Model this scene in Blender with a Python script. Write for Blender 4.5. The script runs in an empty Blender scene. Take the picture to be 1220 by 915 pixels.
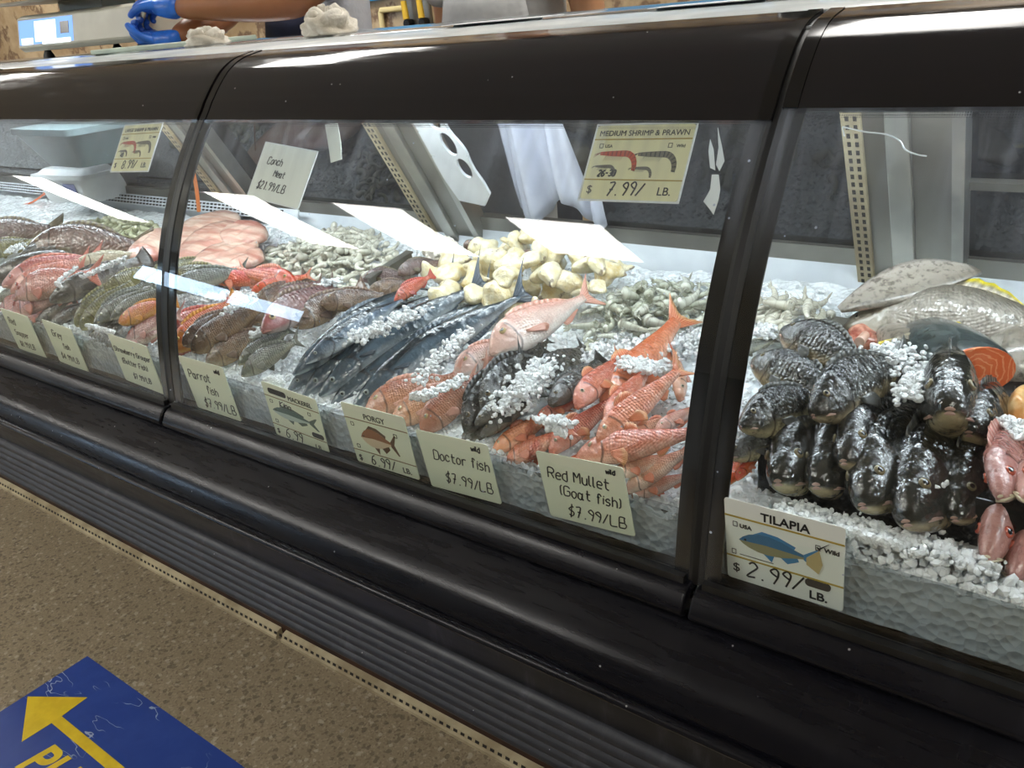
import bpy, bmesh, math, random
import numpy as np
from mathutils import Vector, Matrix, noise as mnoise

PI = math.pi
rnd = random.Random(7)
C = bpy.context.scene.collection
S = bpy.context.scene

# ------------------------------------------------------------------ camera
EYE = Vector((0, 0, 1.45))
CR = ((0.80234532, 0.18010092, -0.56903923),
      (0.5905172, -0.37815578, 0.71294294),
      (-0.0867838, -0.90805389, -0.40976421))          # rows: world x, y, z in (image right, image down, forward)
cam = bpy.data.objects.new('camera', bpy.data.cameras.new('camera'))
C.objects.link(cam)
cam.data.sensor_width = 36
cam.data.lens = 36 * 1000 / 1220
cam.data.clip_start = 0.02
cam.matrix_world = Matrix(((CR[0][0], -CR[0][1], -CR[0][2], EYE.x),
                           (CR[1][0], -CR[1][1], -CR[1][2], EYE.y),
                           (CR[2][0], -CR[2][1], -CR[2][2], EYE.z), (0, 0, 0, 1)))
S.camera = cam

# ------------------------------------------------------------------ world, exposure
S.view_settings.view_transform = 'Standard'
S.view_settings.look = 'None'
S.view_settings.gamma = 1
S.view_settings.use_curve_mapping = False
S.view_settings.exposure = 0.42
W = bpy.data.worlds.new('world')
S.world = W
W.use_nodes = True
W.node_tree.nodes['Background'].inputs[0].default_value = (0.8, 0.88, 1.0, 1)
W.node_tree.nodes['Background'].inputs[1].default_value = 0.15
S.cycles.max_bounces = 10
S.cycles.transparent_max_bounces = 16
S.cycles.sample_clamp_indirect = 6
TROFFER_POWER = 16.0
CASE_LAMP_POWER = 37.0
WINDOW_POWER = 11.0

# ------------------------------------------------------------------ helpers
def srgb(h):
    h = h.lstrip('#')
    v = [int(h[i:i + 2], 16) / 255 for i in (0, 2, 4)]
    return tuple(x / 12.92 if x <= .04045 else ((x + .055) / 1.055) ** 2.4 for x in v) + (1,)

def ray(px, py):
    d = (px - 610, py - 457.5, 1000)
    return Vector([r[0] * d[0] + r[1] * d[1] + r[2] * d[2] for r in CR]).normalized()

def on_y(px, py, y):
    d = ray(px, py); return EYE + d * (y / d.y)

def on_z(px, py, z):
    d = ray(px, py); return EYE + d * ((z - EYE.z) / d.z)

BEDY = (0.70, 0.80, 1.0, 1.2, 1.36, 1.6)
BEDZ = (0.862, 0.868, 0.905, 0.945, 0.972, 0.99)
def bed_z(y):
    return float(np.interp(y, BEDY, BEDZ))

def on_bed(px, py, h=0.0):
    d = ray(px, py); a, b = .3, 4.5
    for _ in range(50):
        m = (a + b) / 2; p = EYE + d * m
        if p.z > bed_z(p.y) + h: a = m
        else: b = m
    return EYE + d * a

class MB:
    """collects vertices and faces"""
    def __init__(s):
        s.v = []; s.f = []; s.m = []; s.mi = 0; s.a = []; s.att = (0, 0, 0)
    def add(s, vs, fs, att=None):
        n = len(s.v)
        s.v += [tuple(x) for x in vs]
        s.a += list(att) if att is not None else [s.att] * len(vs)
        s.f += [tuple(i + n for i in f) for f in fs]; s.m += [s.mi] * len(fs)
        return s
    def box(s, lo, hi):
        x0, y0, z0 = lo; x1, y1, z1 = hi
        return s.add([(x0, y0, z0), (x1, y0, z0), (x1, y1, z0), (x0, y1, z0), (x0, y0, z1), (x1, y0, z1), (x1, y1, z1), (x0, y1, z1)],
                     [(0, 3, 2, 1), (4, 5, 6, 7), (0, 1, 5, 4), (1, 2, 6, 5), (2, 3, 7, 6), (3, 0, 4, 7)])
    def tube(s, path, rad, n=10, cap=True, flat=1.0):
        P = [Vector(p) for p in path]; k = len(P)
        R = rad if isinstance(rad, (list, tuple)) else [rad] * k
        up = None; vs = []
        for i in range(k):
            t = (P[min(i + 1, k - 1)] - P[max(i - 1, 0)])
            t = t.normalized() if t.length > 1e-9 else Vector((0, 0, 1))
            if up is None:
                up = Vector((0, 0, 1)) if abs(t.z) < .9 else Vector((1, 0, 0))
            up = (up - t * up.dot(t)).normalized(); b = t.cross(up)
            for j in range(n):
                a = 2 * PI * j / n
                vs.append(P[i] + (up * math.sin(a) * flat + b * math.cos(a)) * R[i])
        fs = [(i * n + j, i * n + (j + 1) % n, (i + 1) * n + (j + 1) % n, (i + 1) * n + j) for i in range(k - 1) for j in range(n)]
        if cap:
            fs += [tuple(range(n))[::-1], tuple((k - 1) * n + j for j in range(n))]
        return s.add(vs, fs)
    def prism(s, poly, z0, z1):
        n = len(poly)
        return s.add([(x, y, z0) for x, y in poly] + [(x, y, z1) for x, y in poly],
                     [tuple(range(n))[::-1], tuple(range(n, 2 * n))] + [(i, (i + 1) % n, n + (i + 1) % n, n + i) for i in range(n)])
    def extrude_x(s, prof, x0, x1, closed=True):
        """profile of (y, z) swept along x"""
        n = len(prof)
        vs = [(x0, y, z) for y, z in prof] + [(x1, y, z) for y, z in prof]
        fs = [(i, (i + 1) % n, n + (i + 1) % n, n + i) for i in range(n if closed else n - 1)]
        if closed:
            fs += [tuple(range(n))[::-1], tuple(range(n, 2 * n))]
        return s.add(vs, fs)
    def ball(s, c, r, seg=12, rings=8):
        rx, ry, rz = r if isinstance(r, (tuple, list)) else (r, r, r)
        vs = [(c[0], c[1], c[2] + rz)]
        for i in range(1, rings):
            a = PI * i / rings
            for j in range(seg):
                b = 2 * PI * j / seg
                vs.append((c[0] + rx * math.sin(a) * math.cos(b), c[1] + ry * math.sin(a) * math.sin(b), c[2] + rz * math.cos(a)))
        vs.append((c[0], c[1], c[2] - rz)); L = len(vs) - 1
        fs = [(0, 1 + j, 1 + (j + 1) % seg) for j in range(seg)]
        for i in range(rings - 2):
            for j in range(seg):
                p = 1 + i * seg
                fs.append((p + j, p + seg + j, p + seg + (j + 1) % seg, p + (j + 1) % seg))
        p = 1 + (rings - 2) * seg
        fs += [(L, p + (j + 1) % seg, p + j) for j in range(seg)]
        return s.add(vs, fs)
    def mesh(s, name, mats, smooth=True, angle=None):
        me = bpy.data.meshes.new(name)
        me.from_pydata(s.v, [], s.f)
        for m in (mats if isinstance(mats, (list, tuple)) else [mats]):
            me.materials.append(m)
        me.polygons.foreach_set('material_index', s.m)
        me.polygons.foreach_set('use_smooth', [smooth] * len(s.f))
        at = me.attributes.new('fuv', 'FLOAT_VECTOR', 'POINT')
        at.data.foreach_set('vector', [float(c) for a in s.a for c in a])
        bm = bmesh.new(); bm.from_mesh(me); bmesh.ops.recalc_face_normals(bm, faces=bm.faces); bm.to_mesh(me); bm.free()
        if smooth and angle:
            try: me.set_sharp_from_angle(angle=math.radians(angle))
            except Exception: pass
        me.update()
        return me

def link(name, me, parent=None, mw=None):
    o = bpy.data.objects.new(name, me); C.objects.link(o)
    if parent is not None: o.parent = parent
    if mw is not None: o.matrix_world = mw
    return o

def obj(name, mb, mat, parent=None, smooth=True, angle=40, bevel=0, mw=None):
    o = link(name, mb.mesh(name, mat, smooth, angle), parent, mw)
    if bevel:
        b = o.modifiers.new('edge', 'BEVEL'); b.width = bevel; b.segments = 2; b.limit_method = 'ANGLE'
    return o

def tag(o, label, cat, group=None, kind=None):
    o['label'] = label; o['category'] = cat
    if group: o['group'] = group
    if kind: o['kind'] = kind
    return o

def struct(o, label=None, cat=None):
    o['kind'] = 'structure'
    if label: o['label'] = label
    if cat: o['category'] = cat
    return o

def empty(name, loc=(0, 0, 0), mw=None):
    o = bpy.data.objects.new(name, None); C.objects.link(o); o.empty_display_size = .05
    o.matrix_world = mw if mw is not None else Matrix.Translation(loc)
    return o

def frame(x, y, z, o):
    m = Matrix.Identity(4)
    for i, a in enumerate((x, y, z, o)):
        for j in range(3): m[j][i] = a[j]
    return m

# ------------------------------------------------------------------ materials
class NT:
    def __init__(s, name):
        s.m = bpy.data.materials.new(name); s.m.use_nodes = True; s.t = s.m.node_tree
        s.b = s.t.nodes['Principled BSDF']; s.out = s.t.nodes['Material Output']
    def n(s, typ, ins=None, **kw):
        nd = s.t.nodes.new(typ)
        for k, v in kw.items(): setattr(nd, k, v)
        for k, v in (ins or {}).items():
            if isinstance(v, bpy.types.NodeSocket): s.t.links.new(v, nd.inputs[k])
            else: nd.inputs[k].default_value = v
        return nd
    def math(s, op, a, b=0.0, c=0.0, clamp=False):
        nd = s.n('ShaderNodeMath', {0: a, 1: b, 2: c}, operation=op); nd.use_clamp = clamp; return nd.outputs[0]
    def mix(s, f, a, b, mode='MIX'):
        nd = s.n('ShaderNodeMix', data_type='RGBA', blend_type=mode)
        for i, v in ((0, f), (6, a), (7, b)):
            if isinstance(v, bpy.types.NodeSocket): s.t.links.new(v, nd.inputs[i])
            else: nd.inputs[i].default_value = v
        return nd.outputs[2]
    def step(s, v, a, b):
        nd = s.n('ShaderNodeMapRange', {0: v, 1: a, 2: b, 3: 0.0, 4: 1.0}, interpolation_type='SMOOTHSTEP'); return nd.outputs[0]
    def noise(s, vec, scale, detail=3.0, rough=.55):
        ins = {'Scale': scale, 'Detail': detail, 'Roughness': rough}
        if vec is not None: ins['Vector'] = vec
        return s.n('ShaderNodeTexNoise', ins).outputs[0]
    def voro(s, vec, scale, feature='F1', out=0, rnd_=1.0):
        ins = {'Scale': scale, 'Randomness': rnd_}
        if vec is not None: ins['Vector'] = vec
        return s.n('ShaderNodeTexVoronoi', ins, feature=feature).outputs[out]
    def bump(s, h, strength=.3, dist=.01):
        nd = s.n('ShaderNodeBump', {'Strength': strength, 'Distance': dist, 'Height': h})
        s.t.links.new(nd.outputs[0], s.b.inputs['Normal']); return nd
    def set(s, **kw):
        al = dict(col='Base Color', rough='Roughness', metal='Metallic', spec='Specular IOR Level', coat='Coat Weight', coatr='Coat Roughness',
                  trans='Transmission Weight', ior='IOR', sss='Subsurface Weight', alpha='Alpha', sheen='Sheen Weight')
        for k, v in kw.items():
            i = s.b.inputs[al[k]]
            if isinstance(v, bpy.types.NodeSocket): s.t.links.new(v, i)
            else: i.default_value = v
        return s
    def co(s, which='Object'):
        return s.n('ShaderNodeTexCoord').outputs[which]

def plain(name, col, rough=.5, **kw):
    t = NT(name); t.set(col=srgb(col), rough=rough, **kw); return t.m

def varied(name, c1, c2, scale, rough=.5, bump=0, bscale=None, dist=.005, **kw):
    t = NT(name); co = t.co()
    f = t.noise(co, scale, 4)
    t.set(col=t.mix(t.step(f, .35, .65), srgb(c1), srgb(c2)), rough=rough, **kw)
    if bump: t.bump(t.noise(co, bscale or scale * 3, 3), bump, dist)
    return t.m

def emitter(name, col, power):
    t = NT(name); e = t.n('ShaderNodeEmission', {'Color': col, 'Strength': power})
    t.t.links.new(e.outputs[0], t.out.inputs[0]); return t.m

def glass_mat(name, tint=(1, 1, 1, 1), dirt=.02, ior=1.45, specks=True, streak=0.0):
    t = NT(name); co = t.co()
    tr = t.n('ShaderNodeBsdfTransparent', {'Color': tint})
    gl = t.n('ShaderNodeBsdfGlossy', {'Color': (1, 1, 1, 1), 'Roughness': 0.0})
    f0 = ((ior - 1) / (ior + 1)) ** 2
    fc = t.n('ShaderNodeLayerWeight', {'Blend': .5}).outputs['Facing']
    fr = t.math('ADD', f0, t.math('MULTIPLY', t.math('POWER', fc, 5.0), 1 - f0))
    mx = t.n('ShaderNodeMixShader', {0: fr, 1: tr.outputs[0], 2: gl.outputs[0]})
    df = t.n('ShaderNodeBsdfDiffuse', {'Color': (.72, .82, 1.0, 1)})
    sm = t.noise(t.n('ShaderNodeMapping', {'Vector': co, 'Scale': (14, 4, 1.6)}).outputs[0], 1.4, 5)
    f = t.math('MULTIPLY', t.step(sm, .45, .8), dirt)
    if streak:  # bluish haze of the case lamp light, painted into the upper glass
        zz = t.n('ShaderNodeSeparateXYZ', {0: co}).outputs[2]
        st = t.noise(t.n('ShaderNodeMapping', {'Vector': co, 'Scale': (40, 3, 2.2)}).outputs[0], 1.5, 4)
        f = t.math('ADD', f, t.math('MULTIPLY', t.math('MULTIPLY', t.step(zz, 1.12, 1.30), t.math('ADD', t.step(st, .42, .75), .35)), streak))
    if specks:
        d = t.voro(co, 32); k = t.n('ShaderNodeTexVoronoi', {'Vector': co, 'Scale': 32.0}).outputs[1]
        r = t.n('ShaderNodeSeparateColor', {0: k}).outputs[0]
        sp = t.math('MULTIPLY', t.math('LESS_THAN', d, t.math('MULTIPLY', r, .055)), t.math('GREATER_THAN', r, .72))
        f = t.math('MAXIMUM', f, t.math('MULTIPLY', sp, .6))
    m2 = t.n('ShaderNodeMixShader', {0: f, 1: mx.outputs[0], 2: df.outputs[0]})
    t.t.links.new(m2.outputs[0], t.out.inputs[0])
    return t.m

def black_plastic(name, base='#121115', rough=.22, scuff=.0, coat=.0, spec=.5):
    t = NT(name); co = t.co()
    n1 = t.noise(co, 6, 5); n2 = t.noise(t.n('ShaderNodeMapping', {'Vector': co, 'Scale': (3, 30, 30)}).outputs[0], 2, 6, .7)
    dust = t.step(t.noise(t.n('ShaderNodeMapping', {'Vector': co, 'Scale': (9, 2, 2)}).outputs[0], 3, 6, .7), .5, .8)
    d = t.voro(co, 45); k = t.n('ShaderNodeTexVoronoi', {'Vector': co, 'Scale': 45.0}).outputs[1]
    r = t.n('ShaderNodeSeparateColor', {0: k}).outputs[1]
    sp = t.math('MULTIPLY', t.math('LESS_THAN', d, t.math('MULTIPLY', r, .07)), t.math('GREATER_THAN', r, .86))
    c = t.mix(t.math('MULTIPLY', dust, scuff), srgb(base), srgb('#6d6c74'))
    c = t.mix(t.math('MULTIPLY', sp, .7), c, srgb('#c8c8c8'))
    t.set(col=c, rough=t.math('ADD', rough, t.math('MULTIPLY', t.step(n2, .35, .75), .16)), coat=coat)
    t.set(spec=spec)
    return t.m

M = {}
M['black'] = black_plastic('black_plastic', '#0f0f15', .24, .04, spec=.26)
M['canopy'] = black_plastic('black_painted_glass', '#1b191c', .05, spec=.45)
M['kick'] = black_plastic('ribbed_grey_plastic', '#2b2d33', .42, .3)
M['frit'] = plain('black_border', '#0c0b0d', .12)
M['gasket'] = plain('black_rubber', '#08080a', .5)
M['brownstrip'] = varied('dark_brown_wood', '#2c1b15', '#4b3223', 12, .6, .2)
M['cream'] = varied('cream_trim', '#b9ad8d', '#8e8063', 9, .5)
M['sealm'] = black_plastic('grimy_seal', '#121212', .4, .12)
M['hole'] = plain('dark_hole', '#1a130d', .8)
M['steel'] = varied('brushed_steel', '#b9b7ae', '#8f8d86', 5, .3, metal=.85)
M['steel_dull'] = varied('dull_steel', '#8f8c84', '#6e6a62', 4, .38, metal=.7)
M['white_plastic'] = varied('white_plastic', '#e9ecee', '#d4d8da', 6, .35)
M['panel_white'] = varied('white_liner', '#dfe4e8', '#c6ccd2', 5, .3)
M['door_dark'] = glass_mat('tinted_glass', (.028, .03, .05, 1), .012, specks=False)
M['glass'] = glass_mat('clear_glass', (.985, 1, .99, 1), .028, ior=1.38, streak=.10)
M['acrylic'] = glass_mat('shade_tinted_acrylic', (.80, .82, .83, 1), .05, specks=False)  # grey tint stands in for the shade on the ice front behind it
M['counter'] = varied('polished_steel_top', '#d3d8dd', '#bcc2c8', 7, .14, metal=.85)
M['counter_edge'] = varied('pale_counter_edge', '#cfd4d4', '#b9c0c2', 7, .25)
M['text_black'] = plain('black_ink', '#16181a', .5)
M['led'] = emitter('case_lamp_light', (.84, .93, 1.0, 1), CASE_LAMP_POWER)
M['troffer'] = emitter('ceiling_lamp_light', (1.0, .97, .92, 1), TROFFER_POWER)
M['daylight'] = emitter('daylight_outside', (.55, .75, 1.0, 1), WINDOW_POWER)

def floor_mat():
    t = NT('speckled_terrazzo'); co = t.co()
    d1 = t.voro(co, 230, out=1); d2 = t.voro(co, 120, out=1)
    a = t.n('ShaderNodeSeparateColor', {0: d1}); b = t.n('ShaderNodeSeparateColor', {0: d2})
    base = t.mix(t.noise(co, 3, 4), srgb('#85775f'), srgb('#978970'))
    c = t.mix(t.math('MULTIPLY', t.step(a.outputs[0], .62, .95), .45), base, srgb('#aea08a'))
    c = t.mix(t.math('MULTIPLY', t.step(a.outputs[1], .7, 1.), .55), c, srgb('#5b4d3c'))
    c = t.mix(t.math('MULTIPLY', t.math('GREATER_THAN', b.outputs[2], .9), .5), c, srgb('#42382d'))
    c = t.mix(t.math('MULTIPLY', t.math('GREATER_THAN', b.outputs[0], .95), .45), c, srgb('#c3b8a6'))
    t.set(col=c, rough=.42); t.bump(a.outputs[0], .04, .002)
    return t.m
def marble_mat():
    t = NT('tan_marble'); co = t.co()
    n1 = t.noise(co, 2.2, 6, .65); n2 = t.noise(co, 9, 5)
    v = t.step(t.math('ABSOLUTE', t.math('SUBTRACT', t.noise(co, 1.6, 6, .6), .5)), .0, .03)
    c = t.mix(t.step(n1, .3, .7), srgb('#a58a66'), srgb('#cdb795'))
    c = t.mix(t.math('MULTIPLY', t.step(n2, .5, .7), .4), c, srgb('#8a6c4a'))
    c = t.mix(v, srgb('#7d6550'), c)
    t.set(col=c, rough=.25); return t.m
M['floor'] = floor_mat(); M['marble'] = marble_mat()
M['ceiling'] = plain('ceiling_white', '#e3e1db', .8)
M['wall'] = plain('wall_paint', '#a5a29b', .8)
M['blueband'] = plain('blue_paint', '#2f86b8', .45)

# ------------------------------------------------------------------ room
X0, X1, Y0, Y1, ZC = -9.0, 3.2, -6.5, 3.3, 2.9
struct(obj('floor', MB().box((X0 - .1, Y0 - .1, -.1), (X1 + .1, Y1 + .1, 0)), M['floor'], smooth=False), 'speckled brown terrazzo shop floor', 'floor')
struct(obj('ceiling', MB().box((X0 - .1, Y0 - .1, ZC), (X1 + .1, Y1 + .1, ZC + .1)), M['ceiling'], smooth=False))
struct(obj('wall_back', MB().box((X0 - .1, Y1, 0), (X1 + .1, Y1 + .1, ZC)), M['marble'], smooth=False), 'tan marble wall behind the counter', 'wall')
struct(obj('trim_1', MB().box((-4.55, Y1 - .03, 1.53), (-.6, Y1, 2.2)), M['blueband'], smooth=False), 'blue band on the tan marble wall', 'trim')
struct(obj('wall_right', MB().box((X1, Y0, 0), (X1 + .1, Y1, ZC)), M['wall'], smooth=False))
struct(obj('wall_front', MB().box((X0, Y0 - .1, 0), (X1, Y0, ZC)), M['wall'], smooth=False))
wl = MB()
wl.box((X0 - .1, Y0, 0), (X0, -6.0, ZC)); wl.box((X0 - .1, -3.4, 0), (X0, Y1, ZC)); wl.box((X0 - .1, -6.0, 0), (X0, -3.4, 1.75)); wl.box((X0 - .1, -6.0, 2.3), (X0, -3.4, ZC))
struct(obj('wall_left', wl, M['wall'], smooth=False))
win = struct(obj('window_1', MB().box((X0 - .09, -6.0, 1.75), (X0 - .07, -3.4, 2.3)), M['daylight'], smooth=False))
fr = MB()
for y in (-6.0, -4.72, -3.44): fr.box((X0 - .06, y, 1.75), (X0 - .02, y + .05, 2.3))
for z in (1.75, 2.25): fr.box((X0 - .06, -6, z), (X0 - .02, -3.4, z + .05))
obj('window_frame', fr, M['gasket'], win, smooth=False)

# ceiling lamps: recessed troffers
tl = [(-4.65, -1.33), (-3.43, -1.22), (-2.2, -1.05), (1.5, -1.3), (-7.3, -1.33), (-6.6, 1.9), (-3.2, 2.2), (-.6, 2.2)]
tl_name = ['above the customer aisle facing the left divider', 'above the customer aisle facing the conch sign', 'above the customer aisle facing the shrimp sign',
           'above the aisle at the tilapia end',
           'above the aisle at the scale end', 'above the scale end behind the counter', 'above the cutting worker', 'above the white aproned worker']
for (x, y), nm in zip(tl, tl_name):
    hl = .34 if x == -2.2 else (.50 if x == -3.43 else .62)
    lam = empty('ceiling_lamp', (x, y, ZC))
    tag(lam, 'white fluorescent ceiling lamp ' + nm, 'ceiling lamp', 'fluorescent ceiling lamps')
    f = MB()
    for a in ((-.30, -hl, -.27, hl), (.27, -hl, .30, hl), (-.27, -hl, .27, .03 - hl), (-.27, hl - .03, .27, hl)):
        f.box((a[0], a[1], -.03), (a[2], a[3], -.001))
    obj('lamp_frame', f, M['white_plastic'], lam, smooth=False)
    obj('diffuser', MB().box((-.27, .03 - hl, -.02), (.27, hl - .03, -.008)), M['troffer'], lam, smooth=False)

# ------------------------------------------------------------------ display case
PROF = [(.770, .790), (.775, .835), (.789, .91), (.808, .985), (.832, 1.06), (.859, 1.122), (.892, 1.182), (.936, 1.250), (.981, 1.308), (1.026, 1.360), (1.073, 1.394), (1.14, 1.412)]
_pz = np.array([p[1] for p in PROF]); _py = np.array([p[0] for p in PROF])
_cf = np.polyfit(_pz[:9], _py[:9], 3)
def glass_y(z): return float(np.polyval(_cf, z))
def glass_prof(z0, z1, n=20):
    return [(glass_y(z0 + (z1 - z0) * i / n), z0 + (z1 - z0) * i / n) for i in range(n + 1)]
def catmull(P, n=8):
    P = [Vector(p) for p in P]; out = []
    for i in range(len(P) - 1):
        a = P[i - 1] if i else P[0] * 2 - P[1]; b = P[i]; c = P[i + 1]; d = P[i + 2] if i + 2 < len(P) else P[-1] * 2 - P[-2]
        for k in range(n):
            t = k / n
            out.append(b * .5 * (2) + (c - a) * (.5 * t) + (a * 2 - b * 5 + c * 4 - d) * (.5 * t * t) + (b * 3 - a - c * 3 + d) * (.5 * t ** 3))
    out.append(P[-1]); return out
def offset_prof(P, d):
    P = [Vector((p[0], p[1])) for p in P]; out = []
    for i, p in enumerate(P):
        t = (P[min(i + 1, len(P) - 1)] - P[max(i - 1, 0)]).normalized()
        out.append((p.x + t.y * d, p.y - t.x * d))        # towards the inside of the case (+y)
    return out
def shell(P, th):
    return [tuple(p) for p in P] + offset_prof(P, th)[::-1]

GT = 1.304                                    # where the clear glass ends and the black canopy begins
CAN = [(glass_y(z), z) for z in (1.296, 1.304, 1.318)] + [tuple(p) for p in catmull([(1.0, 1.332), (1.026, 1.360), (1.055, 1.385), (1.09, 1.402), (1.14, 1.412)], 6)]
XL, XR, XD1, XD2 = -4.75, 0.92, -1.48, -0.36
XE = -2.6                                      # next divider, out of the frame
case = empty('display_case', ((XL + XR) / 2, 1.05, 0))
tag(case, 'long black refrigerated seafood case with ribbed kick plate', 'display case')
def cpart(name, mb, mat, **kw):
    o = obj(name, mb, mat, None, **kw)
    o.parent = case; o.matrix_parent_inverse = case.matrix_world.inverted()
    return o
bpy.context.view_layer.update()
# bumper: rounded black front
bp = catmull([(.768, .741), (.754, .732), (.727, .715), (.698, .695), (.684, .672), (.680, .655), (.684, .642), (.700, .632)], 5)
cpart('bumper', MB().extrude_x([tuple(p) for p in bp] + [(.90, .60), (.90, .741)], XL, XR), M['black'], angle=50)
cpart('nose_bead', MB().extrude_x([(.684 - .010 + .010 * math.cos(a * PI / 6), .655 + .007 * math.sin(a * PI / 6)) for a in range(12)], XL, XR), M['black'])
cpart('lower_panel', MB().extrude_x([(.86, .62), (.873, .345), (.92, .345), (.92, .62)], XL, XR), black_plastic('scuffed_black_panel', '#1b1b1f', .35, .35), angle=30)
rib = []
for i in range(6):
    z = .352 - i * .036; y = .860 + i * .007
    rib += [(y + .012, z), (y - .002, z - .008), (y - .004, z - .018), (y + .002, z - .028)]
XK = -3.30
cpart('kick_panel', MB().extrude_x(rib + [(.908, .138), (1.0, .138), (1.0, .36)], XK, XR), M['kick'], angle=70)
cpart('kick_panel', MB().extrude_x([(y + .012, z + .006) for y, z in rib] + [(.920, .14), (.95, .14), (.95, .37)], XL, XK - .02), M['kick'], angle=70)
cpart('base_strip', MB().extrude_x([(.972, 0.0), (.970, .16), (1.02, .16), (1.02, 0.0)], XL, XR), M['brownstrip'], angle=30)
# bin, ledge and back
cpart('bin', MB().extrude_x([(.776, .745), (.776, .768), (.803, .770), (.803, .70), (1.40, .78), (1.40, .93), (1.46, .93), (1.46, .60), (.80, .60)], XL, XR), M['panel_white'], angle=30)
cpart('back_liner', MB().extrude_x([(1.385, .90), (1.412, 1.006), (1.424, 1.004), (1.40, .90)], XL, XR), M['panel_white'], angle=30)
cpart('back_rail', MB().extrude_x([(1.412, 1.006), (1.405, 1.036), (1.43, 1.040), (1.45, 1.0)], XL, XR), M['steel_dull'], angle=30)
cpart('rear_body', MB().box((XL, 1.41, 0.05), (XR, 1.46, .90)), M['steel_dull'], smooth=False)
cpart('end_panel', MB().box((XL - .03, .78, 0), (XL, 1.46, 1.2)), M['black'], smooth=False)
cpart('end_panel', MB().box((XR, .78, 0), (XR + .03, 1.46, 1.2)), M['black'], smooth=False)
# top: steel counter strip and service top
cpart('counter_edge', MB().extrude_x([(1.142, 1.398), (1.14, 1.412), (1.15, 1.416), (1.31, 1.422), (1.31, 1.402)], XL, XR), M['counter_edge'], angle=30, bevel=.002)
cpart('service_top', MB().extrude_x([(1.312, 1.404), (1.312, 1.422), (1.322, 1.426), (1.74, 1.426), (1.75, 1.420), (1.75, 1.404)], XL, XR), M['counter'], angle=30)
cpart('top_underside', MB().box((XL, 1.08, 1.375), (XR, 1.31, 1.397)), M['panel_white'], smooth=False)
# slotted uprights and mullions leaning with the rear opening
A0, A1 = Vector((1.19, 1.385)), Vector((1.425, .97))
ld = (A1 - A0).normalized(); ln = Vector((-ld.y, ld.x))
if ln.x > 0: ln = -ln
def lean_box(mb, x0, x1, s0, s1, n0, n1):
    L = (A1 - A0).length
    P = [A0 + ld * (L * s0) + ln * n0, A0 + ld * (L * s1) + ln * n0, A0 + ld * (L * s1) + ln * n1, A0 + ld * (L * s0) + ln * n1]
    return mb.extrude_x([tuple(p) for p in P], x0, x1)
def upright(xc):
    p = cpart('upright', lean_box(MB(), xc - .03, xc - .004, 0, 1, 0, .012), M['cream'], smooth=False)
    s = MB()
    for i in range(26):
        a = .2 + i * .031
        for dx in (-.024, -.013):
            lean_box(s, xc + dx, xc + dx + .005, a, a + .017, .0115, .0125)
    sl = obj('slot', s, M['hole'], p, smooth=False)
    c = MB(); lean_box(c, xc - .004, xc + .028, 0, 1, -.025, .004)
    cpart('mullion', c, M['steel_dull'], smooth=False)
    c = MB(); lean_box(c, xc + .028, xc + .060, 0, 1, -.025, .016)
    cpart('mullion', c, M['steel'], smooth=False, bevel=.002)
    c = MB(); lean_box(c, xc + .060, xc + .112, 0, 1, -.03, .006)
    cpart('mullion', c, M['steel_dull'], smooth=False)
    c = MB(); lean_box(c, xc + .112, xc + .128, 0, 1, -.03, .014)
    cpart('mullion', c, M['steel'], smooth=False)
for xc in (-3.9, -2.05, -1.295, -.335, .55): upright(xc)
ux = [-3.9, -2.05, -1.295, -.335, .55]
for a, b in zip(ux[:-1], ux[1:]):
    if a == -1.295: a = -.99
    d = cpart('rear_door', lean_box(MB(), a + .128, b - .03, 0.0, .985, -.035, -.025), M['door_dark'], smooth=False)
    fr = MB()
    lean_box(fr, a + .128, b - .03, .90, .985, -.024, -.012)
    if a > -.5: lean_box(fr, a + .128, b - .03, .54, .57, -.024, -.014)
    obj('door_rail', fr, M['steel_dull'], d, smooth=False)
# ceiling of the case: lamp tube behind each canopy
lamp_spans = [(XL + .1, XE - .06), (XE + .06, XD1 - .06), (XD1 + .06, XD2 - .06), (XD2 + .06, XR - .06)]
for (a, b), nm in zip(lamp_spans, ('past the red snappers', 'over the red snapper and grouper', 'over the mackerel and mullet', 'over the tilapia')):
    lm = tag(empty('case_lamp', ((a + b) / 2, 1.085, 1.345)), 'white tube lamp under the black canopy ' + nm, 'lamp', 'tube lamps in the seafood case')
    L = (b - a) / 2
    obj('lamp_tube', MB().tube([(-L, 0, 0), (L, 0, 0)], .011, 12), M['led'], lm)
    obj('lamp_holder', MB().box((-L, -.016, .012), (L, .016, .03)), M['white_plastic'], lm, smooth=False)
# clear guards that hold the ice, one per section
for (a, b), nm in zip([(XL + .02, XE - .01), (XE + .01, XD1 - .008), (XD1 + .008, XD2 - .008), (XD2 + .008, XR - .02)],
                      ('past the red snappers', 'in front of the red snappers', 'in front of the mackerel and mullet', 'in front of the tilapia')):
    tag(obj('ice_guard', MB().box((a, .797, .771), (b, .8015, .870)), M['acrylic'], smooth=False), 'low clear acrylic guard holding back ice ' + nm, 'guard', 'clear ice guards')
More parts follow.
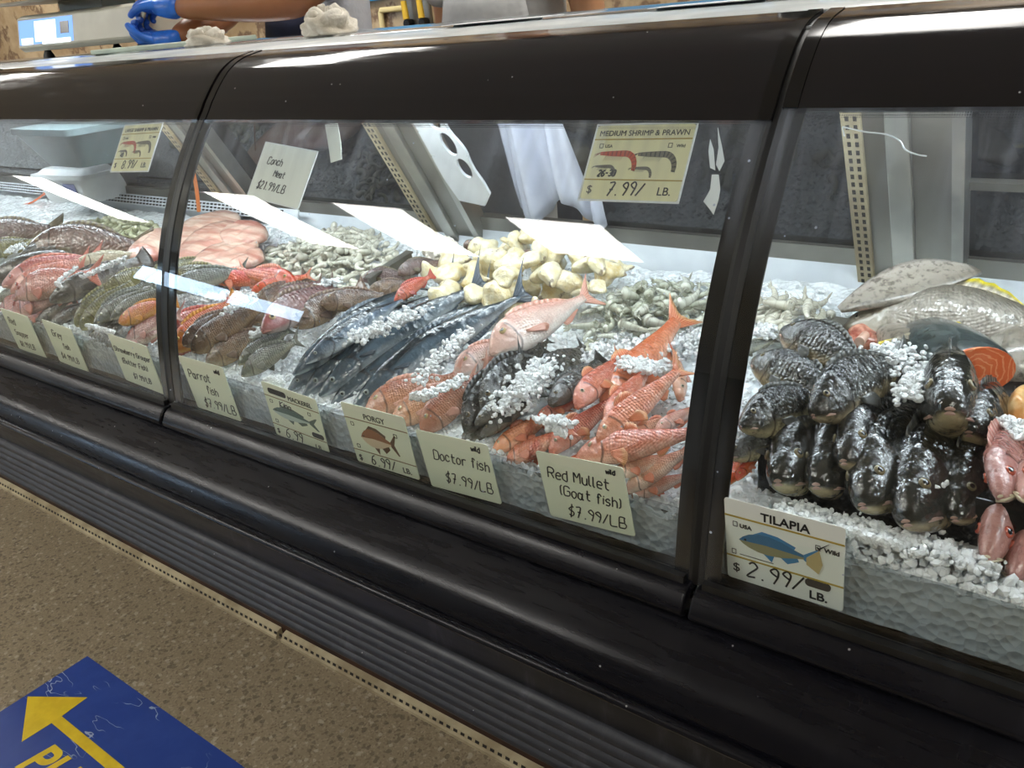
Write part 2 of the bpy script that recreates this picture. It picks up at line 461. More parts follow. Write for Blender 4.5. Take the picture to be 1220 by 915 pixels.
# glass lids
def dots_mat():
    t = NT('dotted_band'); co = t.co()
    mp = t.n('ShaderNodeMapping', {'Vector': co, 'Rotation': (0, 0, 0)}).outputs[0]
    sp = t.n('ShaderNodeSeparateXYZ', {0: mp})
    x = t.math('PINGPONG', t.math('ADD', sp.outputs[0], 20.), .0012); z = t.math('PINGPONG', sp.outputs[2], .0012)
    d = t.math('ADD', t.math('MULTIPLY', x, x), t.math('MULTIPLY', z, z))
    tr = t.n('ShaderNodeBsdfTransparent'); di = t.n('ShaderNodeBsdfDiffuse', {'Color': (.02, .02, .025, 1)})
    mx = t.n('ShaderNodeMixShader', {0: t.math('LESS_THAN', d, .0007 ** 2), 1: tr.outputs[0], 2: di.outputs[0]})
    t.t.links.new(mx.outputs[0], t.out.inputs[0]); return t.m
M['dots'] = dots_mat()
def lid(a, b, nm, gt=GT):
    r = empty('glass_lid', ((a + b) / 2, .77, .79))
    tag(r, nm, 'glass lid', 'curved lift-up glass lids')
    bpy.context.view_layer.update()
    def lp(name, mb, mat, **kw):
        o = obj(name, mb, mat, None, **kw); o.parent = r; o.matrix_parent_inverse = r.matrix_world.inverted(); return o
    P = glass_prof(.784, gt)
    lp('glass_pane', MB().extrude_x(shell(P, .005), a + .004, b - .004), M['glass'], angle=30)
    cp = [p for p in CAN if p[1] > gt]
    cp = [(glass_y(gt), gt)] + cp
    lp('canopy', MB().extrude_x(shell(cp, .008), a + .004, b - .004), M['canopy'], angle=50)
    for x0, x1 in ((a + .0045, a + .022), (b - .022, b - .0045)):
        lp('edge_strip', MB().extrude_x(offset_prof(cp, -.0012) + offset_prof(cp, -.0002)[::-1], x0, x1), M['frit'], angle=50)
    e = offset_prof(glass_prof(gt - .006, gt), .0065)
    lp('dotted_band', MB().extrude_x(e + offset_prof(e, .0006)[::-1], a + .03, b - .03), M['dots'])
    full = glass_prof(.786, 1.30) + [p for p in CAN if p[1] > 1.30]
    o2 = offset_prof(full, .0055)
    for x0, x1 in ((a + .003, a + .030), (b - .030, b - .003)):
        lp('side_border', MB().extrude_x(o2 + offset_prof(o2, .003)[::-1], x0, x1), M['frit'], angle=50)
    rl = [(.752, .750), (.741, .757), (.739, .764), (.750, .782), (.760, .789), (.790, .789), (.790, .772), (.775, .770), (.775, .750)]
    lp('bottom_rail', MB().extrude_x(rl, a + .004, b - .004), M['black'], angle=30, bevel=.003)
    lp('seal', MB().extrude_x([(.763, .789), (.764, .798), (.772, .799), (.772, .789)], a + .012, b - .012), M['sealm'])
    return r
lid(XL, XE, 'curved glass lid beyond the red snappers')
lid(XE, XD1, 'curved glass lid over the red snapper and grouper')
lid(XD1, XD2, 'curved glass lid over the mackerel, conch and mullet')
lid(XD2, XR, 'curved glass lid over the tilapia', 1.316)
full = glass_prof(.786, 1.30) + [p for p in CAN if p[1] > 1.30]
for x in (XE, XD1, XD2):
    o2 = offset_prof(full, .004)
    cpart('divider_gasket', MB().extrude_x(o2 + offset_prof(o2, .02)[::-1], x - .010, x + .010), M['gasket'], angle=50)

# cream perforated strip along the floor
ts = MB(); ts.extrude_x([(.946, 0), (.946, .008), (.951, .010), (.955, .020), (.969, .024), (.969, 0)], XL, -1.62); ts.extrude_x([(.946, 0), (.946, .008), (.951, .010), (.955, .020), (.969, .024), (.969, 0)], -1.60, XR)
tr2 = struct(obj('trim_2', ts, M['cream'], angle=30), 'cream perforated trim strip along the floor under the case', 'trim')
hs = MB()
for i in range(170):
    x = -3.6 + i * .0205; hs.add([(x, .9512, .0124), (x + .011, .9512, .0124), (x + .011, .9536, .0184), (x, .9536, .0184), (x, .953, .011), (x + .011, .953, .011), (x + .011, .9555, .017), (x, .9555, .017)],
                                 [(0, 1, 2, 3), (4, 7, 6, 5), (0, 4, 5, 1), (1, 5, 6, 2), (2, 6, 7, 3), (3, 7, 4, 0)])
obj('perforation', hs, M['hole'], tr2, smooth=False)
# ------------------------------------------------------------------ fish
def fish_mat(name, back, mid, belly, head=None, mott=None, mscale=7, mamt=.5, scale_n=0, rough=.24, stripe=None, sparam=(6, .5), blotch=None, headend=.24, gill=.75, vlo=-.75, vhi=.8, wet=0.0):
    t = NT(name)
    a = t.n('ShaderNodeAttribute', attribute_name='fuv')
    sp = t.n('ShaderNodeSeparateXYZ', {0: a.outputs['Vector']}); u, v, w = sp.outputs
    co = t.co()
    nz = t.noise(co, 9, 4)
    vv = t.math('ADD', v, t.math('MULTIPLY', t.math('SUBTRACT', nz, .5), .5))
    c = t.mix(t.step(vv, vlo, -.05), srgb(belly), srgb(mid))
    c = t.mix(t.step(vv, .15, vhi), c, srgb(back))
    if head:
        hf = t.math('SUBTRACT', 1.0, t.step(t.math('ADD', u, t.math('MULTIPLY', t.math('SUBTRACT', nz, .5), .08)), headend - .08, headend + .03))
        c = t.mix(t.math('MULTIPLY', t.math('MULTIPLY', hf, .85), t.step(v, -.85, -.35)), c, srgb(head))
    if stripe:
        s = t.math('SINE', t.math('ADD', t.math('MULTIPLY', u if sparam[1] < 1 else v, sparam[0] * 2 * PI), t.math('MULTIPLY', nz, 3.0)))
        c = t.mix(t.math('MULTIPLY', t.step(s, .2, .9), .6), c, srgb(stripe))
    if mott:
        m = t.noise(co, mscale, 5, .65)
        c = t.mix(t.math('MULTIPLY', t.step(m, .48, .66), mamt), c, srgb(mott))
    if blotch:
        m = t.noise(co, 4.5, 2, .5)
        c = t.mix(t.math('MULTIPLY', t.step(m, .52, .62), .7), c, srgb(blotch))
    # gill edge and mouth darkening
    g = t.math('SUBTRACT', u, t.math('SUBTRACT', headend, t.math('MULTIPLY', t.math('MULTIPLY', v, v), .05)))
    gl = t.math('SUBTRACT', 1.0, t.step(t.math('ABSOLUTE', t.math('ADD', g, t.math('MULTIPLY', t.math('SUBTRACT', nz, .5), .03))), .001, .016))
    c = t.mix(t.math('MULTIPLY', t.math('MULTIPLY', gl, t.math('LESS_THAN', v, .75)), gill), c, srgb('#2b1c19'))
    oi = t.n('ShaderNodeObjectInfo')
    hs = t.n('ShaderNodeHueSaturation', {'Hue': t.math('ADD', .49, t.math('MULTIPLY', oi.outputs['Random'], .02)), 'Saturation': 1.0,
                                         'Value': t.math('ADD', .82, t.math('MULTIPLY', oi.outputs['Random'], .36)), 'Color': c})
    c = hs.outputs[0]
    r = t.math('ADD', rough - .06, t.math('MULTIPLY', t.noise(co, 30, 3), .16))
    t.set(rough=r, spec=.6, coat=.7 if not wet else .9, coatr=.05)
    h = t.noise(co, 16, 4)
    if scale_n:
        cv = t.n('ShaderNodeCombineXYZ', {0: t.math('MULTIPLY', u, scale_n), 1: t.math('MULTIPLY', w, scale_n * 1.15), 2: 0.0})
        vd = t.voro(cv.outputs[0], 1.0, rnd_=.35)
        inb = t.step(u, headend, headend + .05)
        c = t.mix(t.math('MULTIPLY', t.math('MULTIPLY', t.step(vd, .35, .75), inb), .22), c, t.mix(.5, c, srgb('#20180f'), 'MULTIPLY'))
        h = t.math('ADD', t.math('MULTIPLY', h, .6), t.math('MULTIPLY', t.math('MULTIPLY', vd, inb), -.5))
    t.set(col=c)
    t.bump(h, .45, .013)
    cb = t.n('ShaderNodeBump', {'Strength': .30 + wet, 'Distance': .016, 'Height': t.noise(co, 17, 2)})
    t.t.links.new(cb.outputs[0], t.b.inputs['Coat Normal'])
    return t.m

def fin_mat(name, c1, c2, tip=None):
    t = NT(name)
    a = t.n('ShaderNodeAttribute', attribute_name='fuv')
    sp = t.n('ShaderNodeSeparateXYZ', {0: a.outputs['Vector']}); u, v, w = sp.outputs
    s = t.math('SINE', t.math('MULTIPLY', v, 2 * PI * 12))
    c = t.mix(t.step(s, -.6, .6), srgb(c1), srgb(c2))
    if tip: c = t.mix(t.step(u, .55, .95), c, srgb(tip))
    t.set(col=c, rough=.3, coat=.4, coatr=.12, spec=.5)
    t.bump(s, .25, .006)
    return t.m

def interp(tab, u, k):
    xs = [r[0] for r in tab]; ys = [r[k] for r in tab]
    # smooth monotone-ish interpolation
    i = max(0, min(len(xs) - 2, next((j for j in range(len(xs) - 1) if u <= xs[j + 1]), len(xs) - 2)))
    x0, x1 = xs[i], xs[i + 1]; t = (u - x0) / (x1 - x0); t = max(0, min(1, t))
    def sl(j):
        if j == 0: return (ys[1] - ys[0]) / (xs[1] - xs[0])
        if j == len(xs) - 1: return (ys[-1] - ys[-2]) / (xs[-1] - xs[-2])
        return (ys[j + 1] - ys[j - 1]) / (xs[j + 1] - xs[j - 1])
    h = x1 - x0; m0, m1 = sl(i) * h, sl(i + 1) * h
    return (2 * t ** 3 - 3 * t * t + 1) * ys[i] + (t ** 3 - 2 * t * t + t) * m0 + (-2 * t ** 3 + 3 * t * t) * ys[i + 1] + (t ** 3 - t * t) * m1

class Fish:
    """one species: tab rows are (u, top, bottom, half width), lengths in units of the whole fish"""
    def __init__(s, tab, mat, fin, eye='#c9b98a', eye_u=.12, eye_v=.35, eye_r=.016, tail=('fork', .13, .09), dorsal=(.28, .76, .05, .5), anal=(.60, .76, .045),
                 pect=(.30, -.35, .13, .05), lips=None, mouth_drop=-.25, mouth_w=.05, bend=0.0, sag=0.0, finlets=False, gape=.008, pelvic=None):
        s.__dict__.update(locals()); s.parts = None
    def spine(s, u):
        return Vector((u - .5, s.bend * (u - .35) ** 2, s.sag * (u - .4) ** 2))
    def pt(s, u, a, k=1.0):
        tp, bt, w = interp(s.tab, u, 1), interp(s.tab, u, 2), interp(s.tab, u, 3)
        ca, sa = math.cos(a), math.sin(a)
        y = w * math.copysign(abs(ca) ** .85, ca) * k; z = (tp if sa >= 0 else bt) * sa * k
        return s.spine(u) + Vector((0, y, z))
    def body(s, mats, name):
        mb = MB(); n = 28; us = [.0, .008, .02, .035, .055, .08, .11, .14, .17, .20, .225, .24, .255, .28, .32, .37, .42, .48, .54, .60, .66, .72, .77, .81, .845, .87]
        vs = []; at = []; per = 0
        for u in us:
            gb = 1 + .045 * math.exp(-((u - .225) / .022) ** 2) - .02 * math.exp(-((u - .262) / .012) ** 2)
            tp, bt = interp(s.tab, u, 1), interp(s.tab, u, 2)
            for j in range(n):
                a = 2 * PI * j / n
                p = s.pt(u, a, gb if abs(math.sin(a)) < .95 else 1)
                vs.append(p); at.append((u, math.sin(a), (a if a < PI else 2 * PI - a) * (tp + bt) * .5 + .0 if True else 0))
        K = len(us)
        fs = [(i * n + j, i * n + (j + 1) % n, (i + 1) * n + (j + 1) % n, (i + 1) * n + j) for i in range(K - 1) for j in range(n)]
        fs += [tuple(range(n))[::-1], tuple((K - 1) * n + j for j in range(n))]
        mb.add(vs, fs, at)
        return mb.mesh(name, mats, True)
    def sheet(s, G, th0, th1, name, mat):
        """a fin: grid G[i][j] (i along the ray, j ray index) given thickness along y"""
        mb = MB(); I, J = len(G), len(G[0]); vs = []; at = []
        for sd in (1, -1):
            for i in range(I):
                for j in range(J):
                    th = th0 + (th1 - th0) * i / (I - 1)
                    rip = .0025 * math.sin(j * 2.4) * i / (I - 1)
                    vs.append(Vector(G[i][j]) + s._nrm * (th * sd + rip)); at.append((i / (I - 1), j / (J - 1), 0))
        N = I * J
        for i in range(I - 1):
            for j in range(J - 1):
                a = i * J + j; q = (a, a + 1, a + J + 1, a + J)
                mb.f.append(q); mb.f.append(tuple(x + N for x in q[::-1])); mb.m += [0, 0]
        rim = [j for j in range(J)] + [i * J + J - 1 for i in range(1, I)] + [(I - 1) * J + j for j in range(J - 2, -1, -1)] + [i * J for i in range(I - 2, 0, -1)]
        for k in range(len(rim)):
            a, b = rim[k], rim[(k + 1) % len(rim)]; mb.f.append((b, a, a + N, b + N)); mb.m.append(0)
        mb.v = [tuple(x) for x in vs]; mb.a = at
        return mb.mesh(name, mat, True)
    def build(s, nm):
        """[(part name, mesh)], the body first"""
        s._nrm = Vector((0, 1, 0))
        out = [('body', s.body(s.mat, nm))]
        kind, L, sp = s.tail
        pu = .845; G = []
        h0 = interp(s.tab, pu, 1)
        nr = 11
        for i in range(5):
            row = []
            for j in range(nr):
                t = j / (nr - 1) * 2 - 1
                if kind == 'fork': ln = L * (.42 + .58 * abs(t) ** 1.3)
                elif kind == 'lunate': ln = L * (.30 + .70 * abs(t) ** 1.6)
                elif kind == 'round': ln = L * (1 - .18 * t * t)
                else: ln = L * (.9 + .1 * abs(t))
                f = i / 4
                b = s.spine(pu) + Vector((0, 0, t * h0 * .9))
                e = b + Vector((ln, s.bend * .2, t * sp))
                row.append(b.lerp(e, f))
            G.append(row)
        out.append(('tail_fin', s.sheet(G, .006, .0015, 'tail_fin', s.fin)))
        if s.dorsal:
            a, b, h, sh = s.dorsal; G = []
            for i in range(3):
                row = []
                for j in range(15):
                    t = j / 14; u = a + (b - a) * t
                    hh = h * (math.sin(PI * min(1, t * 1.02 + .04)) ** .5) * (1 - .3 * t) * (1 + .10 * math.sin(j * 3.0))
                    base = s.pt(u, PI / 2) + Vector((0, 0, -.008))
                    row.append(base + Vector((hh * sh, 0, hh + .008)) * (i / 2))
                G.append(row)
            out.append(('dorsal_fin', s.sheet(G, .005, .0015, 'dorsal_fin', s.fin)))
        if s.anal:
            a, b, h = s.anal; G = []
            for i in range(3):
                row = []
                for j in range(8):
                    t = j / 7; u = a + (b - a) * t
                    hh = h * (1 - t * .75) * (.55 + .45 * min(1, t * 4))
                    base = s.pt(u, -PI / 2) + Vector((0, 0, .008))
                    row.append(base + Vector((hh * .6, 0, -hh - .008)) * (i / 2))
                G.append(row)
            out.append(('anal_fin', s.sheet(G, .005, .0015, 'anal_fin', s.fin)))
        if s.pect:
            u, v, ln, wd = s.pect
            for sd in (1, -1):
                a = math.asin(v); a = a if sd > 0 else PI - a
                b = s.pt(u, a, .97); nrm = (s.pt(u, a, 1.2) - b).normalized(); s._nrm = nrm
                G = []
                for i in range(5):
                    row = []
                    for j in range(8):
                        t = j / 7 * 2 - 1; f = i / 4
                        row.append(b + Vector((ln * f * (1 - .25 * t * t), 0, wd * t * (.25 + .75 * f) - .25 * ln * f)) + nrm * (.004 + .02 * f - .012 * f * f))
                    G.append(row)
                out.append(('pectoral_fin', s.sheet(G, .004, .0015, 'pectoral_fin', s.fin)))
        s._nrm = Vector((0, 1, 0))
        for sd in (1, -1):
            a = math.asin(s.eye_v); a = a if sd > 0 else PI - a
            p = s.pt(s.eye_u, a, 1.0); q = s.pt(s.eye_u, a, 1.2); nrm = (q - p); nrm.z *= .5; nrm.x -= .004; nrm.normalize()
            x = Vector((1, 0, 0)); x = (x - nrm * x.dot(nrm)).normalized(); y = nrm.cross(x)
            mb = MB(); r = s.eye_r
            for mi, rings in ((0, [(1.15, -.25), (1.12, .12), (.98, .30), (.62, .42)]), (1, [(.62, .42), (.45, .50), (.2, .54), (.02, .55)])):
                vs = []; n = 14
                for rr, hh in rings:
                    for j in range(n):
                        an = 2 * PI * j / n; vs.append(p + (x * math.cos(an) + y * math.sin(an)) * (r * rr) + nrm * (r * hh))
                mb.mi = mi
                mb.add(vs, [(i * n + j, i * n + (j + 1) % n, (i + 1) * n + (j + 1) % n, (i + 1) * n + j) for i in range(len(rings) - 1) for j in range(n)] + ([tuple((len(rings) - 1) * n + j for j in range(n))] if mi else []))
            out.append(('eye', mb.mesh('eye', [eye_mat(s.eye), M['pupil']], True)))
        if s.lips:
            mb = MB(); K = 13
            a0 = math.asin(s.mouth_drop)
            for k_, off in ((0, s.gape), (1, -s.gape)):
                path = []
                for i in range(K):
                    t = i / (K - 1) * 2 - 1
                    u = .004 + s.mouth_w * abs(t) ** 1.6
                    tp, bt, w = interp(s.tab, u, 1), interp(s.tab, u, 2), interp(s.tab, u, 3)
                    path.append(s.spine(u) + Vector((-.004 * (1 - t * t), w * math.copysign(abs(t) ** .6, t) * 1.0, bt * s.mouth_drop * 1.2 - .018 * abs(t) ** 2 + off * (1 - t * t))))
                mb.tube(path, [.003 + .0035 * (1 - (i / (K - 1) * 2 - 1) ** 2) for i in range(K)], 8)
            out.append(('mouth', mb.mesh('mouth', lip_mat(s.lips), True)))
        return out

_em = {}
def eye_mat(c):
    if c not in _em: _em[c] = plain('fish_eye_' + c[1:], c, .12, coat=.8)
    return _em[c]
def lip_mat(c):
    if ('l', c) not in _em: _em[('l', c)] = plain('fish_lip_' + c[1:], c, .3, coat=.5)
    return _em[('l', c)]
M['pupil'] = plain('fish_pupil', '#0b0c10', .08, coat=1.0)

T_TILAPIA = [(0, .022, .024, .022), (.02, .042, .045, .042), (.06, .073, .072, .058), (.12, .112, .098, .072), (.2, .150, .120, .082), (.3, .172, .132, .084), (.42, .172, .132, .078), (.55, .145, .115, .062), (.68, .098, .082, .042), (.78, .062, .055, .026), (.87, .050, .046, .016)]
T_SNAPPER = [(0, .014, .018, .014), (.02, .032, .030, .026), (.06, .060, .050, .040), (.12, .095, .068, .052), (.2, .125, .085, .060), (.3, .140, .095, .062), (.42, .135, .094, .058), (.55, .110, .080, .048), (.68, .075, .058, .034), (.78, .046, .040, .022), (.87, .036, .034, .012)]
T_MACK = [(0, .006, .007, .006), (.02, .016, .017, .013), (.06, .031, .030, .024), (.12, .048, .046, .036), (.2, .063, .060, .045), (.3, .072, .069, .050), (.42, .074, .071, .050), (.55, .064, .062, .044), (.68, .044, .043, .030), (.78, .022, .022, .016), (.87, .012, .012, .010)]
T_DOC = [(0, .012, .014, .012), (.02, .040, .030, .022), (.06, .085, .060, .034), (.12, .130, .095, .044), (.2, .165, .130, .052), (.3, .178, .150, .056), (.42, .172, .148, .052), (.55, .140, .122, .042), (.68, .085, .076, .028), (.78, .038, .036, .016), (.87, .028, .028, .010)]
T_MULLET = [(0, .012, .016, .014), (.02, .034, .026, .026), (.06, .062, .040, .038), (.12, .088, .055, .048), (.2, .104, .070, .055), (.3, .108, .078, .057), (.42, .098, .078, .053), (.55, .078, .066, .043), (.68, .055, .048, .031), (.78, .038, .035, .021), (.87, .032, .030, .012)]
T_PARROT = [(0, .022, .026, .018), (.02, .050, .046, .032), (.06, .086, .074, .046), (.12, .118, .098, .056), (.2, .140, .118, .064), (.3, .150, .128, .066), (.42, .146, .126, .062), (.55, .126, .108, .052), (.68, .092, .080, .038), (.78, .066, .058, .026), (.87, .054, .048, .014)]
T_PORGY = [(0, .012, .016, .014), (.02, .040, .030, .026), (.06, .090, .052, .040), (.12, .140, .080, .054), (.2, .172, .105, .062), (.3, .178, .118, .064), (.42, .160, .115, .060), (.55, .122, .095, .050), (.68, .078, .064, .034), (.78, .044, .040, .022), (.87, .034, .032, .012)]
T_GROUP = [(0, .018, .022, .018), (.02, .038, .040, .034), (.06, .062, .062, .050), (.12, .088, .084, .066), (.2, .112, .104, .078), (.3, .126, .112, .080), (.42, .124, .110, .074), (.55, .104, .094, .060), (.68, .076, .070, .042), (.78, .056, .052, .028), (.87, .050, .046, .015)]

fm = {}
fm['tilapia'] = fish_mat('tilapia_skin', '#131415', '#3b3a35', '#a89a78', head='#2d2c28', mott='#121313', mscale=9, mamt=.75, scale_n=30, rough=.15, wet=.16)
fm['snapper'] = fish_mat('red_snapper_skin', '#a8564a', '#c98578', '#dcb2a2', head='#c98d84', mott='#b0695c', mscale=6, mamt=.3, scale_n=40)
fm['snapper_pale'] = fish_mat('rosy_snapper_skin', '#a0685f', '#bf8f86', '#d8c0b0', head='#b9877f', mott='#8d5a52', mscale=9, mamt=.6, scale_n=36)
fm['mackerel'] = fish_mat('mackerel_skin', '#10181f', '#51616f', '#b9c1c6', head='#4d5a66', mott='#212b35', mscale=6, mamt=.7, rough=.16, gill=.6, headend=.22, vlo=-.95, vhi=.55)
fm['doctor'] = fish_mat('doctor_fish_skin', '#25231f', '#45413a', '#575043', head='#3d3831', mott='#29261f', mscale=6, mamt=.4, stripe='#33302a', sparam=(9, .5), rough=.26)
fm['doctor_grey'] = fish_mat('grey_doctor_fish_skin', '#2d2d2c', '#4e4c48', '#6d675c', head='#55504a', mott='#343230', mscale=8, mamt=.5, rough=.22)
fm['mullet'] = fish_mat('red_mullet_skin', '#bd5a3c', '#d8866a', '#e6b19c', head='#d48a72', mott='#bb5840', mscale=5, mamt=.5, scale_n=44, rough=.24)
fm['mullet_blotch'] = fish_mat('blotched_mullet_skin', '#c96a49', '#de8d6c', '#e9b094', head='#d98d6f', blotch='#b84a36', scale_n=30, rough=.24)
fm['mullet_pale'] = fish_mat('pale_mullet_skin', '#cc8263', '#dfaa90', '#ecd0c0', head='#dcab98', mott='#cb8062', mscale=5, mamt=.4, scale_n=44, rough=.22)
fm['parrot'] = fish_mat('brown_parrotfish_skin', '#54392f', '#7a5f4b', '#977c60', head='#6e5646', mott='#4d4137', mscale=8, mamt=.7, scale_n=46)
fm['orange'] = fish_mat('orange_fish_skin', '#c2601f', '#d98b2c', '#dca445', head='#d58a2a', mott='#c2521f', mscale=7, mamt=.6, scale_n=46)
fm['redfish'] = fish_mat('red_fish_skin', '#9d2f26', '#b54a3a', '#c4705c', head='#a63c30', mott='#7e221c', mscale=7, mamt=.4, scale_n=32)
fm['orangered'] = fish_mat('orange_red_fish_skin', '#c84727', '#e06c3b', '#e0874f', head='#d2552f', mott='#b73c22', mscale=6, mamt=.3, scale_n=34)
fm['porgy'] = fish_mat('pink_porgy_skin', '#c99486', '#ddc2b8', '#ded6cf', head='#c9a195', mott='#c79a8e', mscale=4, mamt=.4, scale_n=44, rough=.22)
fm['porgy_scaly'] = fish_mat('scaly_porgy_skin', '#a9674a', '#c08563', '#cfa184', head='#b87f62', mott='#a3684c', mscale=5, mamt=.3, scale_n=46)
fm['grey'] = fish_mat('grey_grunt_skin', '#4a4b42', '#74756a', '#a2a08c', head='#65665b', mott='#45463e', mscale=8, mamt=.45, scale_n=36)
fm['olive'] = fish_mat('olive_fish_skin', '#4d4a2d', '#7b7448', '#a29a6c', head='#6a6440', mott='#47432b', mscale=7, mamt=.45, scale_n=30)
fm['grouper'] = fish_mat('dark_grouper_skin', '#393634', '#5c5650', '#8d8377', head='#4a4541', mott='#2b2827', mscale=10, mamt=.7, rough=.2)
fm['surgeon'] = fish_mat('purple_brown_fish_skin', '#4a3430', '#644b46', '#7c675d', head='#604a44', mott='#46332f', mscale=6, mamt=.35, scale_n=30)
fm['squirrel'] = fish_mat('rosy_brown_fish_skin', '#6b4540', '#94706a', '#b9a49a', head='#a4605c', mott='#6e3a36', mscale=5, mamt=.5, scale_n=28)
fm['pale'] = fish_mat('pale_cream_fish_skin', '#a59c84', '#d6ccb4', '#e3dccb', head='#cabfa4', mott='#b3a68a', mscale=5, mamt=.3)
fm['slab'] = fish_mat('pale_grouper_piece_skin', '#7d7468', '#9d9488', '#b4aaa0', mott='#544d43', mscale=110, mamt=.9, rough=.34, gill=0)
fm['biggrouper'] = fish_mat('big_pale_grouper_skin', '#6a6358', '#948b7f', '#aaa096', head='#8f8778', mott='#5e574c', mscale=26, mamt=.8, scale_n=60, rough=.4, gill=.3)
ff = {}
for k, a, b in (('tilapia', '#3a3b3a', '#555550'), ('snapper', '#b85f4e', '#cb8573'), ('mackerel', '#38424d', '#525d68'), ('doctor', '#211f1c', '#38342e'), ('mullet', '#bf5d40', '#dc9070'),
                ('parrot', '#5d4536', '#7d6450'), ('orange', '#cf7b24', '#dfa23f'), ('porgy', '#c48672', '#dba997'), ('grey', '#55564c', '#77776b'), ('olive', '#5d582f', '#8b8350'),
                ('grouper', '#38332f', '#575049'), ('surgeon', '#4d4034', '#6a5f3f'), ('pale', '#b8ad92', '#d3cab2'), ('red', '#9d3226', '#b8513f'), ('pink', '#a8675d', '#c9958a')):
    ff[k] = fin_mat('fin_' + k, a, b)
ff['yellowtip'] = fin_mat('fin_yellow_edge', '#857c68', '#a89d84', '#d8c51d')
ff['mullet_tail'] = fin_mat('fin_yellow_tip_red', '#c8623f', '#dc9068', '#d2976a')

